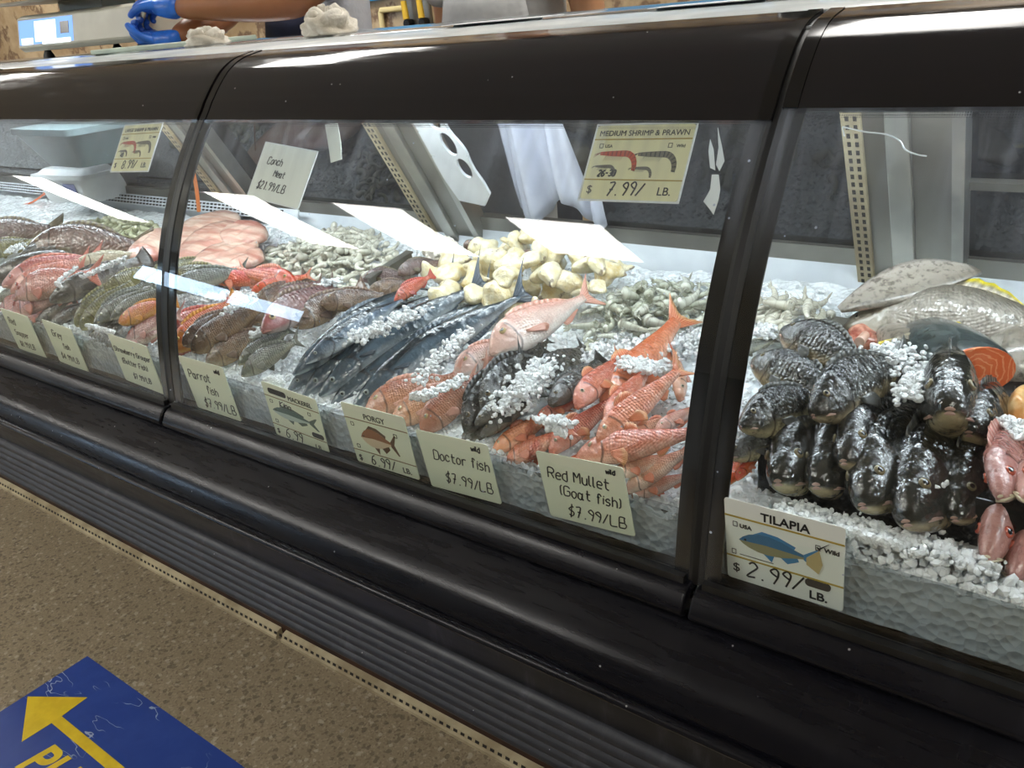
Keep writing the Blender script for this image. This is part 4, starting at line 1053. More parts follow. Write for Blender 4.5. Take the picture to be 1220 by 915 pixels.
h_ = bpy.data.objects['fish_head_piece']; bpy.context.view_layer.update(); fq.name = 'fin'; fq.parent = h_; fq.matrix_parent_inverse = h_.matrix_world.inverted()
slab([(1196, 492), (1206, 470), (1224, 462), (1236, 480), (1222, 498), (1204, 502)], .07, .02, 'fish_roe', varied('orange_roe', '#d99c55', '#ecc58b', 60, .3, .6, 120, .003, coat=.5), 'pale orange fish roe beside the salmon', 'roe', dome=.022, seed=9)
slab([(1111, 448), (1120, 430), (1136, 434), (1139, 448), (1128, 460), (1116, 458)], .06, .012, 'fish_steak', M['flesh_pink'], 'small pale pink fish steak beside the salmon', 'fish', dome=.012, seed=11)
gb = tag(slab([(1006, 402), (1014, 388), (1036, 384), (1052, 392), (1050, 408), (1030, 414), (1012, 412)], .05, .02, 'gutted_fish_frame', M['flesh_red'], None, None, dome=.013, seed=4), 'red raw gutted fish scrap with a white bone end', 'fish')
q = on_bed(1026, 405, .066)
bo = obj('bone', MB().tube([q + Vector((0, .02, 0)), q + Vector((0, -.008, 0))], [.006, .0068], 12), M['flesh_pink'], None); bpy.context.view_layer.update(); bo.parent = gb; bo.matrix_parent_inverse = gb.matrix_world.inverted()

# fillets
gf = 'pink fillets at the back of the case'
def fillet_mat(name, a, b_, c_, rot):
    t = NT(name); co = t.co()
    mp = t.n('ShaderNodeMapping', {'Vector': co, 'Rotation': (0, 0, rot), 'Scale': (6, 46, 20)}).outputs[0]
    c = t.mix(t.step(t.noise(mp, 1.0, 4), .35, .65), srgb(a), srgb(b_)); c = t.mix(t.math('MULTIPLY', t.step(t.noise(mp, .55, 3), .55, .68), .75), c, srgb(c_))
    t.set(col=c, rough=.26, coat=.4); t.bump(t.noise(mp, 1.2, 4), .4, .004); return t.m
fmats = [fillet_mat('pink_fillet', '#d09d8a', '#ecd0be', '#b9695c', .7), fillet_mat('rosy_fillet', '#cb9080', '#e8c8b6', '#ab5248', .55)]
for k, (pts, h, lb) in enumerate((
    ([(198, 296), (222, 262), (262, 250), (286, 258), (262, 280), (226, 300)], .03, 'pink fillet at the back, under the glare'),
    ([(200, 312), (232, 276), (270, 262), (292, 276), (262, 298), (226, 316)], .045, 'rosy fillet with a red streak in the middle of its stack'),
    ([(222, 318), (252, 292), (296, 280), (306, 292), (276, 312), (244, 322)], .055, 'pale pink fillet at the front of its stack'),
    ([(262, 276), (284, 262), (312, 266), (316, 280), (292, 290), (270, 290)], .06, 'small pink fillet on top by the shrimp'),
    ([(240, 322), (272, 306), (306, 296), (312, 306), (284, 318), (256, 326)], .05, 'thin cream-pink fillet edge below the others'),
    ([(192, 330), (200, 300), (226, 296), (236, 312), (218, 326)], .03, 'pink fillet beside the black divider'))):
    slab(pts, h, .012, 'fish_fillet', fmats[k % 2], lb, 'fillet', gf, dome=.007, seed=20 + k)
slab([(150, 302), (168, 284), (190, 272), (200, 286), (188, 304), (164, 308)], .05, .012, 'fish_fillet', fmats[0], 'pink fillet behind the divider, over the brown fish', 'fillet', gf, dome=.016, seed=31)

# ------------------------------------------------------------------ shrimp
def shrimp_mesh(name, mat, curl, seed, fat=1.0, tailmat=None):
    rr = random.Random(seed); mb = MB(); n = 10; K = 22; path = []; rad = []
    for i in range(K):
        t = i / (K - 1); a = curl * (t - .5)
        R0 = 1 / curl
        path.append(Vector((R0 * math.sin(a), .02 * math.sin(t * 5 + seed), R0 * (math.cos(a) - 1) + .1)))
        seg = .93 + .07 * abs(math.sin(t * PI * 6.5))
        rad.append((.185 * fat * (1 - .55 * t) * min(1, .45 + t * 5)) * seg)
    mb.tube(path, rad, n)
    d = (path[-1] - path[-3]).normalized(); e = path[-1]
    for k in (-1, 0, 1):
        s_ = Vector((0, .10 * k, 0))
        mb.tube([e - d * .03, e + d * .07 + s_ * .6, e + d * .16 + s_ * 1.1], [.03, .045, .012], 6, flat=.3)
    mb2 = [(x[0], x[1], x[2]) for x in mb.v]
    return mb.mesh(name, mat, True)
def shrimp_mat(name, c1, c2, c3):
    t = NT(name); co = t.co()
    sp = t.n('ShaderNodeSeparateXYZ', {0: co}).outputs[0]
    s = t.math('SINE', t.math('MULTIPLY', sp, 34.))
    oi = t.n('ShaderNodeObjectInfo').outputs['Random']
    c = t.mix(oi, srgb(c1), srgb(c2)); c = t.mix(t.math('MULTIPLY', t.step(s, .75, 1.0), .35), c, srgb(c3))
    c = t.mix(t.math('MULTIPLY', t.step(t.noise(co, 5, 3), .5, .7), .35), c, srgb(c3))
    t.set(col=c, rough=.2, coat=.7, coatr=.08, sss=.0); return t.m
SM = [shrimp_mat('raw_grey_shrimp', '#c6c3b2', '#e2dfd2', '#a39d86'), shrimp_mat('green_grey_prawn', '#b0b19d', '#d2d3c6', '#85836b'), shrimp_mat('pale_squid', '#b7b894', '#d8d8be', '#8d8c60')]
def prawn_mesh(name, mat, curl, seed):
    rr = random.Random(seed); mb = MB(); n = 12; K = 30; path = []; rad = []
    for i in range(K):
        t = i / (K - 1); a = curl * (t - .4) * (1.0 if t > .35 else .35); R0 = 1 / curl
        path.append(Vector((R0 * math.sin(a), .015 * math.sin(t * 5 + seed), R0 * (math.cos(a) - 1) + .1)))
        if t < .36: r = .05 + .10 * math.sin(PI * min(1, t / .36 * .62 + .02)) ** .8
        else:
            q = (t - .36) / .64; r = .128 * (1 - .62 * q) * (.90 + .13 * abs(math.sin(q * PI * 6)) ** .6)
        rad.append(r)
    mb.tube(path, rad, n)
    d = (path[0] - path[2]).normalized(); mb.tube([path[1] + Vector((0, 0, .05)), path[0] + d * .12 + Vector((0, 0, .05)), path[0] + d * .2 + Vector((0, 0, .07))], [.028, .016, .003], 6)
    for k in range(5):
        p = path[3 + k * 2]; sd = 1 if k % 2 else -1
        mb.tube([p + Vector((0, .05 * sd, -.08)), p + Vector((-.04, .09 * sd, -.17)), p + Vector((-.12, .10 * sd, -.22))], [.014, .010, .003], 5)
    for sd in (1, -1): mb.tube([path[0], path[0] + d * .15 + Vector((0, .06 * sd, -.02)), path[0] + d * .35 + Vector((0, .16 * sd, -.08))], [.010, .006, .003], 5)
    d = (path[-1] - path[-3]).normalized(); e = path[-1]
    for k in (-1.5, -.5, .5, 1.5):
        s_ = Vector((0, .07 * k, 0)); mb.tube([e - d * .03, e + d * .08 + s_ * .7, e + d * .19 + s_ * 1.2], [.03, .045, .010], 6, flat=.3)
    return mb.mesh(name, mat, True)
SMESH = [[shrimp_mesh('shrimp', m, c, k, f) for k, (c, f) in enumerate(((3.4, 1.0), (2.6, .9), (4.2, 1.1), (2.0, .9)))] for m in SM]
SMESH[1] = [prawn_mesh('prawn', SM[1], c, k) for k, c in enumerate((1.5, 2.2, 2.8, 1.0))]
SMESH.append([prawn_mesh('shrimp', SM[0], c, k + 5) for k, c in enumerate((1.5, 2.4, 3.0, 1.8))])
def inside(p, poly):
    r = False; n = len(poly)
    for i in range(n):
        (x1, y1), (x2, y2) = poly[i], poly[(i + 1) % n]
        if (y1 > p[1]) != (y2 > p[1]) and p[0] < (x2 - x1) * (p[1] - y1) / (y2 - y1) + x1: r = not r
    return r
def pile(poly_px, mset, size, sep, height, label, group, name='shrimp', seed=1, layers=3, base_h=.01):
    rr = random.Random(seed)
    P = [on_bed(x, y, base_h + height * .5) for x, y in poly_px]; poly = [(p.x, p.y) for p in P]
    cx = sum(p[0] for p in poly) / len(poly); cy = sum(p[1] for p in poly) / len(poly)
    xs = [p[0] for p in poly]; ys = [p[1] for p in poly]; n = 0
    for L in range(layers):
        k = 1 - .22 * L; pp = [(cx + (x - cx) * k, cy + (y - cy) * k) for x, y in poly]; done = []
        for _ in range(1500):
            q = (rr.uniform(min(xs), max(xs)), rr.uniform(min(ys), max(ys)))
            if not inside(q, pp) or any((q[0] - d[0]) ** 2 + (q[1] - d[1]) ** 2 < sep * sep for d in done): continue
            done.append(q)
            s_ = size * rr.uniform(.8, 1.2)
            m = Matrix.Translation((q[0], q[1], bed_z(q[1]) + base_h + height * L / layers + rr.uniform(0, .004))) @ Matrix.Rotation(rr.uniform(0, 2 * PI), 4, 'Z') @ Matrix.Rotation(PI / 2 + rr.uniform(-.5, .5), 4, 'X') @ Matrix.Rotation(rr.uniform(-.4, .4), 4, 'Z') @ Matrix.Scale(s_, 4)
            o = link(name, rr.choice(SMESH[mset]), None, m); tag(o, label, 'shrimp', group); n += 1
    return n
N1 = pile([(296, 316), (310, 290), (352, 278), (398, 262), (436, 266), (478, 296), (492, 312), (446, 318), (420, 334), (372, 334), (334, 326)], 0, .044, .0225, .042, 'raw grey peeled shrimp heaped behind the orange-red fish', 'peeled shrimp heap behind the orange-red fish', seed=3, layers=4)
N2 = pile([(692, 372), (728, 344), (770, 328), (852, 330), (848, 368), (790, 386), (742, 390), (706, 400)], 1, .062, .027, .04, 'greenish grey shell-on prawn heaped below the shrimp price card', 'shell-on prawns behind the red mullet', 'prawn', seed=5, layers=3)
N3 = pile([(892, 352), (930, 346), (996, 362), (1002, 384), (962, 398), (898, 392)], 3, .064, .031, .04, 'pale grey shrimp beside the big grouper', 'shrimp beside the big grouper', seed=8, layers=3)
N4 = pile([(72, 268), (120, 256), (188, 262), (190, 282), (150, 286), (118, 278)], 2, .058, .034, .035, 'pale green shrimp behind the large brown fish', 'pale shrimp behind the brown fish', seed=9, layers=3)

# ------------------------------------------------------------------ conch meat
def conch_mat():
    t = NT('cream_conch_meat'); co = t.co(); oi = t.n('ShaderNodeObjectInfo').outputs['Random']
    n1 = t.noise(co, 3.2, 5, .6)
    c = t.mix(t.step(n1, .3, .7), t.mix(oi, srgb('#dcc27e'), srgb('#e9dcae')), srgb('#f2ead0'))
    c = t.mix(t.math('MULTIPLY', t.step(t.noise(co, 6, 5, .7), .58, .72), .7), c, srgb('#c08f3c'))
    c = t.mix(t.math('MULTIPLY', t.step(t.noise(co, 2.3, 3), .62, .7), .7), c, srgb('#6e5648'))
    t.set(col=c, rough=.28, coat=.5, coatr=.12); t.bump(t.noise(co, 7, 4), .25, .04); return t.m
M['conch'] = conch_mat()
M['conch_foot'] = varied('brown_conch_foot', '#4a352b', '#77594a', 6, .25, .3, 20, coat=.5)
def conch_mesh(kind):
    mb = MB(); K, n = 26, 26; vs = []; rr = random.Random(kind * 7 + 1); off = Vector((kind * 5.3, 0, 0))
    prof = [[.1, .42, .55, .5, .38, .30, .26, .22, .2, .16, .05], [.08, .3, .42, .5, .52, .48, .42, .36, .27, .18, .05], [.15, .45, .5, .42, .3, .34, .42, .40, .30, .16, .05]][kind]
    for i in range(K):
        t = i / (K - 1); r = np.interp(t * 10, range(11), prof)
        for j in range(n):
            a = 2 * PI * j / n
            lobe = 1 + .20 * math.sin(a * 2 + t * 3 + kind) + .09 * math.sin(a * 3 - t * 4)
            p = Vector((t * 1.6 - .8, r * math.cos(a) * lobe + .25 * math.sin(t * 3.2) * (kind - 1), r * math.sin(a) * lobe * .8 + .2 * math.sin(t * 2.6)))
            p += Vector((mnoise.noise(p * 1.7 + off), mnoise.noise(p * 1.7 + off + Vector((9, 0, 0))), mnoise.noise(p * 1.7 + off + Vector((0, 9, 0))))) * .16
            vs.append(p)
    mb.add(vs, [(i * n + j, i * n + (j + 1) % n, (i + 1) * n + (j + 1) % n, (i + 1) * n + j) for i in range(K - 1) for j in range(n)] + [tuple(range(n))[::-1], tuple((K - 1) * n + j for j in range(n))])
    return mb.mesh('conch_meat', M['conch'], True)
CM = [conch_mesh(k) for k in range(3)]
cf = MB(); cf.tube([(.45, 0, .1), (.62, .02, .12), (.82, .02, .1), (.98, 0, .05), (1.05, 0, .02)], [.20, .28, .27, .17, .04], 14); CF = cf.mesh('conch_foot', M['conch_foot'], True)
kk = 0
def conch(px, py, h, size, rz, rx, k, label, foot=False):
    p = on_bed(px, py, h)
    m = Matrix.Translation(p) @ Matrix.Rotation(math.radians(rz), 4, 'Z') @ Matrix.Rotation(math.radians(rx), 4, 'X') @ Matrix.Scale(size, 4)
    o = link('conch_meat', CM[k], None, m); tag(o, label, 'conch meat', 'conch meat pieces on the ice')
    if foot: link('conch_foot', CF, o)
    return o
base = 'cream conch meat piece '
for a in (
    (640, 283, .075, .050, 20, 10, 1, 'with brown foot on top of the heap, near the white glare', True),
    (605, 290, .07, .045, 160, 40, 0, 'at the top back of the heap', False),
    (575, 296, .06, .042, 185, 0, 2, 'with brown foot, level with the white bumpy meat', True),
    (668, 296, .07, .055, 10, 60, 1, 'broad and yellow near the top of the heap', False),
    (696, 306, .06, .045, -30, 80, 0, 'with brown edge at the prawn side, upper', True),
    (545, 310, .055, .050, 5, 20, 0, 'wide and pale beside the white bumpy meat', False),
    (590, 312, .065, .052, 30, 90, 1, 'yellow, in the middle of the upper row', False),
    (618, 316, .075, .050, 100, 10, 2, 'with big brown foot in the middle of the heap', True),
    (636, 312, .085, .034, 70, 0, 1, 'round and small beside the brown foot', False),
    (606, 330, .08, .034, 40, 50, 1, 'small and square in front of the brown foot', False),
    (652, 334, .07, .048, -40, 30, 2, 'curled, in front on the prawn side', False),
    (672, 340, .06, .046, 200, 20, 1, 'pale and folded above the porgy tail', False),
    (540, 330, .05, .046, 60, 10, 1, 'pale, behind the upright mackerel tails', False),
    (536, 354, .045, .048, 100, 40, 2, 'with orange tinge by the mackerel tails', False),
    (574, 332, .055, .048, -20, 30, 0, 'yellow, between the mackerel tails', False),
    (600, 352, .05, .050, 15, 70, 1, 'large and ridged at the front of the heap', False),
    (630, 352, .05, .046, -15, 100, 0, 'ridged, beside the large front one', False),
    (566, 352, .04, .042, 130, 10, 1, 'low, behind the mackerel', False),
    (705, 322, .055, .046, -20, 10, 2, 'pale and broad toward the prawns', False),
    (728, 326, .045, .040, 10, 60, 1, 'pale, toward the prawns behind the pair of balls', False),
    (694, 346, .05, .028, 80, 0, 1, 'like a small ball, first of the pair by the prawns', False),
    (712, 343, .05, .026, 90, 30, 1, 'like a small ball, second of the pair by the prawns', False),
    (642, 300, .07, .040, 140, 70, 1, 'crumpled, just under the topmost', False),
    (516, 322, .05, .034, 50, 30, 0, 'small, by the red fish', False),
    (742, 318, .04, .036, 0, 30, 0, 'flat, below the steel panel', False),
    (620, 372, .03, .032, 40, 20, 2, 'small and ragged in the ice by the porgy', False)):
    conch(*a[:7], base + a[7], a[8])
# filler low in the heap
for k, (px, py) in enumerate(((560, 318), (585, 322), (655, 318), (680, 326), (625, 338), (548, 342), (610, 300), (660, 352), (588, 366))):
    conch(px, py, .022, .05, 37 * k, 50 * k, k % 3, base + 'buried low in the heap')
# white bumpy piece
mb = MB(); rr = random.Random(3)
mb.ball((0, 0, 0), (.052, .034, .030), 20, 12)
for k in range(130):
    a = rr.uniform(0, 2 * PI); b_ = math.acos(rr.uniform(-.2, 1)); mb.ball((.052 * math.sin(b_) * math.cos(a), .034 * math.sin(b_) * math.sin(a), .030 * math.cos(b_)), rr.uniform(.003, .0055), 8, 6)
p = on_bed(526, 300, .045)
tag(obj('octopus_piece', mb, varied('white_bumpy_meat', '#d9d0c0', '#efe9df', 30, .3, coat=.4), None, mw=Matrix.Translation(p) @ Matrix.Rotation(-.5, 4, 'Z')), 'white bumpy octopus piece beside the conch meat', 'octopus')

# steel strips that part the bays
def strip(p0, p1, h, ht, label):
    a, b_ = on_bed(p0[0], p0[1], h), on_bed(p1[0], p1[1], h); d = b_ - a; L = d.length; x = d.normalized(); z = Vector((0, 0, 1)); y = z.cross(x).normalized(); z = x.cross(y)
    tag(obj('bay_divider', MB().box((0, -.003, -ht), (L, .003, .012)).box((0, -.010, .010), (L, .010, .014)), M['steel_dull'], None, smooth=False, mw=frame(x, y, z, a)), label, 'divider', 'steel bay dividers')
strip((440, 338), (490, 306), .045, .05, 'steel divider strip between shrimp and brown fish')
strip((994, 400), (1004, 388), .05, .06, 'steel divider strip beside the shrimp and big grouper')
# black riser under the tilapia
rz0 = .935
mb = MB().extrude_x([(.872, .85), (.868, rz0 - .012), (.874, rz0), (1.22, rz0 + .045), (1.22, .88)], -.325, .60)
tag(obj('display_riser', mb, black_plastic('glossy_black_riser', '#0e0d0e', .06), angle=30, bevel=.003), 'glossy black riser under the tilapia', 'riser')

# ------------------------------------------------------------------ crushed ice
def ice_mat(name, a='#dfe6ea', b_='#f4f7f9'):
    t = NT(name); co = t.co()
    v = t.voro(co, 95); n1 = t.noise(co, 24, 4)
    t.set(col=t.mix(n1, srgb(a), srgb(b_)), rough=.12, spec=.5, ior=1.31, coat=.3, coatr=.06)
    t.bump(t.math('ADD', v, t.math('MULTIPLY', n1, .6)), .5, .012); return t.m
M['ice'] = ice_mat('crushed_ice')
def chip_mat():
    t = NT('ice_chips'); t.set(col=(.95, .97, .985, 1), rough=.08, trans=.12, ior=1.31); return t.m
M['chip'] = chip_mat()
xs = np.arange(XL + .03, XR - .02, .012); ys = np.concatenate([np.arange(.8025, 1.395, .012)])
def ice_h(x, y):
    p = Vector((x, y, 0))
    h = bed_z(y) - .004 - .016 * max(0, min(1, (.93 - y) / .07)) * max(0, min(1, (-.38 - x) / .02)) + .010 * mnoise.noise(p * 9) + .007 * mnoise.noise(p * 32) + .005 * mnoise.noise(p * 80)
    if y < .815: h = min(h, .874)
    return h
mb = MB(); vs = []
for y in ys:
    for x in xs: vs.append((x, y, ice_h(x, y)))
nx, ny = len(xs), len(ys)
fs = [(j * nx + i, j * nx + i + 1, (j + 1) * nx + i + 1, (j + 1) * nx + i) for j in range(ny - 1) for i in range(nx - 1)]
# front wall of ice behind the guards
B = len(vs); nz = 9
for k in range(nz):
    z = .868 - .078 * k / (nz - 1)
    for x in xs:
        p = Vector((x, z, 5)); vs.append((x, .8035 + .004 * abs(mnoise.noise(p * 40)) , z if k else ice_h(x, .8025)))
fs += [(B + k * nx + i, B + (k + 1) * nx + i, B + (k + 1) * nx + i + 1, B + k * nx + i + 1) for k in range(nz - 1) for i in range(nx - 1)]
mb.add(vs, fs)
bed = obj('crushed_ice', mb, M['ice'], None, angle=None)
tag(bed, 'bed of crushed white ice filling the seafood case', 'ice', None, 'stuff')
rr = random.Random(11)
ICO = []
_b = bmesh.new(); bmesh.ops.create_icosphere(_b, subdivisions=1, radius=1); _b.verts.ensure_lookup_table()
ICV = [v.co.copy() for v in _b.verts]; ICF = [tuple(v.index for v in f.verts) for f in _b.faces]; _b.free()
def chip(mb, p, r):
    q = Matrix.Rotation(rr.uniform(0, 6.3), 3, 'Z') @ Matrix.Rotation(rr.uniform(0, 6.3), 3, 'X') @ Matrix.Diagonal((r * rr.uniform(.7, 1.3), r * rr.uniform(.7, 1.2), r * rr.uniform(.45, .9)))
    k = [rr.uniform(.82, 1.15) for _ in ICV]
    mb.add([p + q @ (v * s_) for v, s_ in zip(ICV, k)], ICF)
mb = MB()
for _ in range(17000):
    x = rr.uniform(-2.3, .25); y = .806 + (rr.random() ** 1.3) * .56
    chip(mb, Vector((x, y, ice_h(x, y) + rr.uniform(-.002, .004))), rr.uniform(.0022, .0058))
for _ in range(1500):
    x = rr.uniform(-2.6, .3); y = rr.uniform(.804, .83)
    chip(mb, Vector((x, y, ice_h(x, y) + rr.uniform(-.002, .006 if x < -.36 else .014))), rr.uniform(.003, .0065 if x < -.36 else .009))
# ice heaped on and between the fish
heaps = [((424, 402), (500, 368), .085, .026, 190), ((496, 452), (556, 395), .075, .018, 150), ((470, 486), (555, 452), .06, .012, 110),
         ((600, 485), (650, 430), .05, .03, 320), ((625, 470), (640, 445), .07, .02, 140), ((290, 470), (335, 450), .02, .02, 120), ((200, 356), (300, 352), .03, .025, 300), ((350, 352), (400, 335), .07, .016, 110), ((268, 372), (300, 352), .12, .012, 60),
         ((300, 400), (312, 395), .06, .012, 40), ((655, 500), (668, 520), .06, .012, 60), ((10, 300), (28, 290), .05, .02, 60), ((85, 395), (120, 400), .03, .016, 90), ((60, 345), (90, 320), .11, .006, 60), ((100, 330), (150, 308), .125, .006, 80),
         ((1010, 430), (1080, 418), .11, .03, 320), ((1082, 470), (1096, 440), .12, .018, 150), ((1150, 470), (1162, 458), .06, .02, 90), ((900, 396), (930, 390), .03, .02, 90), ((1200, 500), (1216, 520), .10, .012, 50),
         ((700, 420), (840, 400), .02, .05, 500), ((745, 430), (790, 440), .06, .02, 200), ((640, 500), (680, 505), .07, .010, 60), ((930, 605), (1180, 672), .02, .02, 420), ((1000, 640), (1060, 660), .03, .012, 120), ((1110, 580), (1130, 560), .06, .012, 30)]
for (a0, a1, h, spread, n) in heaps:
    A, B2 = on_bed(*a0, h), on_bed(*a1, h)
    for _ in range(int(n * 1.6)):
        t = rr.random(); g = rr.gauss(0, .5) * spread
        p = A.lerp(B2, t) + Vector((rr.gauss(0, .45) * spread, g, -abs(rr.gauss(0, .3)) * spread * .8 + rr.uniform(0, .006)))
        p.y = max(p.y, .806)
        chip(mb, p, rr.uniform(.0025, .0058))
tag(obj('ice_chips', mb, M['chip'], None, smooth=False), 'loose clear chips of crushed ice over the bed and the fish', 'ice', None, 'stuff')
# ------------------------------------------------------------------ writing
GL = {
 'A': '04,26,44/12,32', 'B': '00,06,36,35,33,03/33,42,41,30,00', 'C': '45,36,16,05,01,10,30,41', 'D': '00,06,26,45,41,20,00', 'F': '00,06,46/03,33', 'G': '45,36,16,05,01,10,30,41,43,23', 'K': '00,06/46,03,40', 'L': '06,00,40',
 'M': '00,06,23,46,40', 'P': '00,06,36,45,44,33,03', 'R': '00,06,36,45,44,33,03/23,40', 'S': '45,36,16,05,04,13,33,42,41,30,10,01', 'W': '06,10,24,30,46', 'T': '06,46/26,20',
 'a': '33,14,03,01,10,20,33,34,30,40', 'b': '06,00,20,31,33,24,04', 'c': '33,24,14,03,01,10,20,31', 'd': '36,30,10,01,03,14,34', 'e': '02,32,33,24,14,03,01,10,30', 'f': '35,26,16,15,10/04,24', 'g': '33,14,03,01,10,30/34,3b,2a,0a',
 'h': '06,00/03,14,24,33,30', 'i': '04,00/05,06', 'l': '06,01,10', 'm': '04,00/03,14,23,20/23,34,43,40', 'n': '04,00/03,14,24,33,30', 'o': '14,03,01,10,20,31,33,24,14', 'p': '04,0b/04,24,33,31,20,00', 'r': '04,00/02,14,34', 's': '33,24,14,03,12,22,31,20,00',
 't': '16,11,20,30/04,34', 'u': '04,01,10,20,31/34,30', 'w': '04,10,23,30,44', 'y': '04,12,22/34,1b', '$': '35,26,15,04,13,23,32,31,20,10,01/27,1z', '0': '16,05,01,10,20,31,35,26,16', '1': '15,26,20', '2': '05,16,26,35,34,00,30', '3': '05,16,26,35,34,23,13/23,32,31,20,10,01',
 '4': '36,30/36,02,42', '6': '36,15,02,01,10,20,31,32,23,03', '7': '06,36,10/13,33', '8': '23,34,35,26,16,05,04,13,23,32,31,20,10,01,02,13', '9': '33,14,05,16,26,35,33,20', '.': '10,20', '/': '00,36', '(': '16,05,01,10', ')': '06,15,11,00', '-': '03,33', '&': '40,05,16,25,02,01,10,20,42', ' ': '',
}
_cv = {'a': -1, 'b': -2, 'z': -1}
def hand(mb, text, x, y, h, w=.0012, z=.0006, slant=.13, gap=1.3, jit=.25, seed=1):
    """handwriting as pen strokes; h is the cap height, returns the end x"""
    r = random.Random(seed); u = h / 6
    for ch in text:
        g = GL.get(ch, ''); wmax = 0
        dy = r.uniform(-jit, jit) * u
        for st in [s_ for s_ in g.split('/') if s_]:
            P = []
            for pt in st.split(','):
                a = int(pt[0]); b = _cv[pt[1]] if pt[1] in _cv else int(pt[1]); wmax = max(wmax, a)
                P.append(Vector(((a * .85 + b * slant * 1.2 + r.uniform(-.12, .12)) * u + x, (b + r.uniform(-.15, .15)) * u + y + dy)))
            if len(P) == 2 and (P[0] - P[1]).length < u * 1.1: P[1] = P[0] + Vector((u * .5, u * .2))
            Q = []
            for i in range(len(P) - 1):
                a_, b_, c_, d_ = P[max(i - 1, 0)], P[i], P[i + 1], P[min(i + 2, len(P) - 1)]
                m0, m1 = (c_ - a_) * .4, (d_ - b_) * .4
                for k in range(4):
                    t = k / 4; Q.append(b_ * (2 * t ** 3 - 3 * t * t + 1) + m0 * (t ** 3 - 2 * t * t + t) + c_ * (3 * t * t - 2 * t ** 3) + m1 * (t ** 3 - t * t))
            Q.append(P[-1])
            n = len(Q); vs = []
            for i in range(n):
                d = Q[min(i + 1, n - 1)] - Q[max(i - 1, 0)]; d = d.normalized() if d.length > 1e-9 else Vector((1, 0)); nn = Vector((-d.y, d.x)) * (w * .5)
                for q in (Q[i] - nn, Q[i] + nn): vs += [(q.x, q.y, 0), (q.x, q.y, z)]
            f = []
            for i in range(n - 1):
                a = i * 4; f += [(a + 1, a + 3, a + 7, a + 5), (a, a + 4, a + 6, a + 2), (a, a + 1, a + 5, a + 4), (a + 2, a + 6, a + 7, a + 3)]
            f += [(0, 2, 3, 1), ((n - 1) * 4, (n - 1) * 4 + 1, (n - 1) * 4 + 3, (n - 1) * 4 + 2)]
            mb.add(vs, f)
        x += (wmax * .85 + gap) * u if ch != ' ' else 2.6 * u
    return x
def hand_w(text, h):
    return sum(((max([int(p[0]) for s_ in GL[c].split('/') if s_ for p in s_.split(',')] or [0]) * .85 + 1.45) if c != ' ' else 2.6) for c in text) * h / 6

_dg = None
def printed(name, text, x, y, size, mat, parent, z=.0006, align='LEFT', sx=1.0, shear=0.0, bold=.0):
    cu = bpy.data.curves.new(name, 'FONT'); cu.body = text; cu.size = size; cu.extrude = z * .5; cu.align_x = align; cu.shear = shear; cu.offset = bold
    o = bpy.data.objects.new(name, cu); C.objects.link(o)
    bpy.context.view_layer.update()
    me = bpy.data.meshes.new_from_object(o.evaluated_get(bpy.context.evaluated_depsgraph_get()))
    bpy.data.objects.remove(o)
    me.materials.clear(); me.materials.append(mat)
    o = link(name, me, parent); o.matrix_local = Matrix.Translation((x, y, z * .5)) @ Matrix.Diagonal((sx, 1, 1, 1))
    return o

M['card'] = plain('pale_green_card', '#d9e0c8', .35, coat=.3)
M['card_yellow'] = plain('pale_yellow_card', '#e6e3b9', .35, coat=.3)
M['card_white'] = plain('white_card', '#e6ebe4', .3, coat=.3)
M['gold'] = plain('gold_line', '#a8923a', .5); M['brownline'] = plain('brown_line', '#7d6a48', .5)
M['laminate'] = plain('laminate_edge', '#e9eef0', .25)
def flat(name, polys, mat, parent, z0=0.0, z1=.0006):
    mb = MB()
    for p in polys: mb.prism(p, z0, z1)
    return obj(name, mb, mat, parent, smooth=False)
def rect(x0, y0, x1, y1): return [(x0, y0), (x1, y0), (x1, y1), (x0, y1)]
def frame_polys(x0, y0, x1, y1, w): return [rect(x0, y0, x1, y0 + w), rect(x0, y1 - w, x1, y1), rect(x0, y0, x0 + w, y1), rect(x1 - w, y0, x1, y1)]
def rrect(x0, y0, x1, y1, r, n=4):
    P = []
    for cx, cy, a0 in ((x1 - r, y1 - r, 0), (x0 + r, y1 - r, 90), (x0 + r, y0 + r, 180), (x1 - r, y0 + r, 270)):
        for k in range(n + 1):
            a = math.radians(a0 + 90 * k / n); P.append((cx + r * math.cos(a), cy + r * math.sin(a)))
    return P
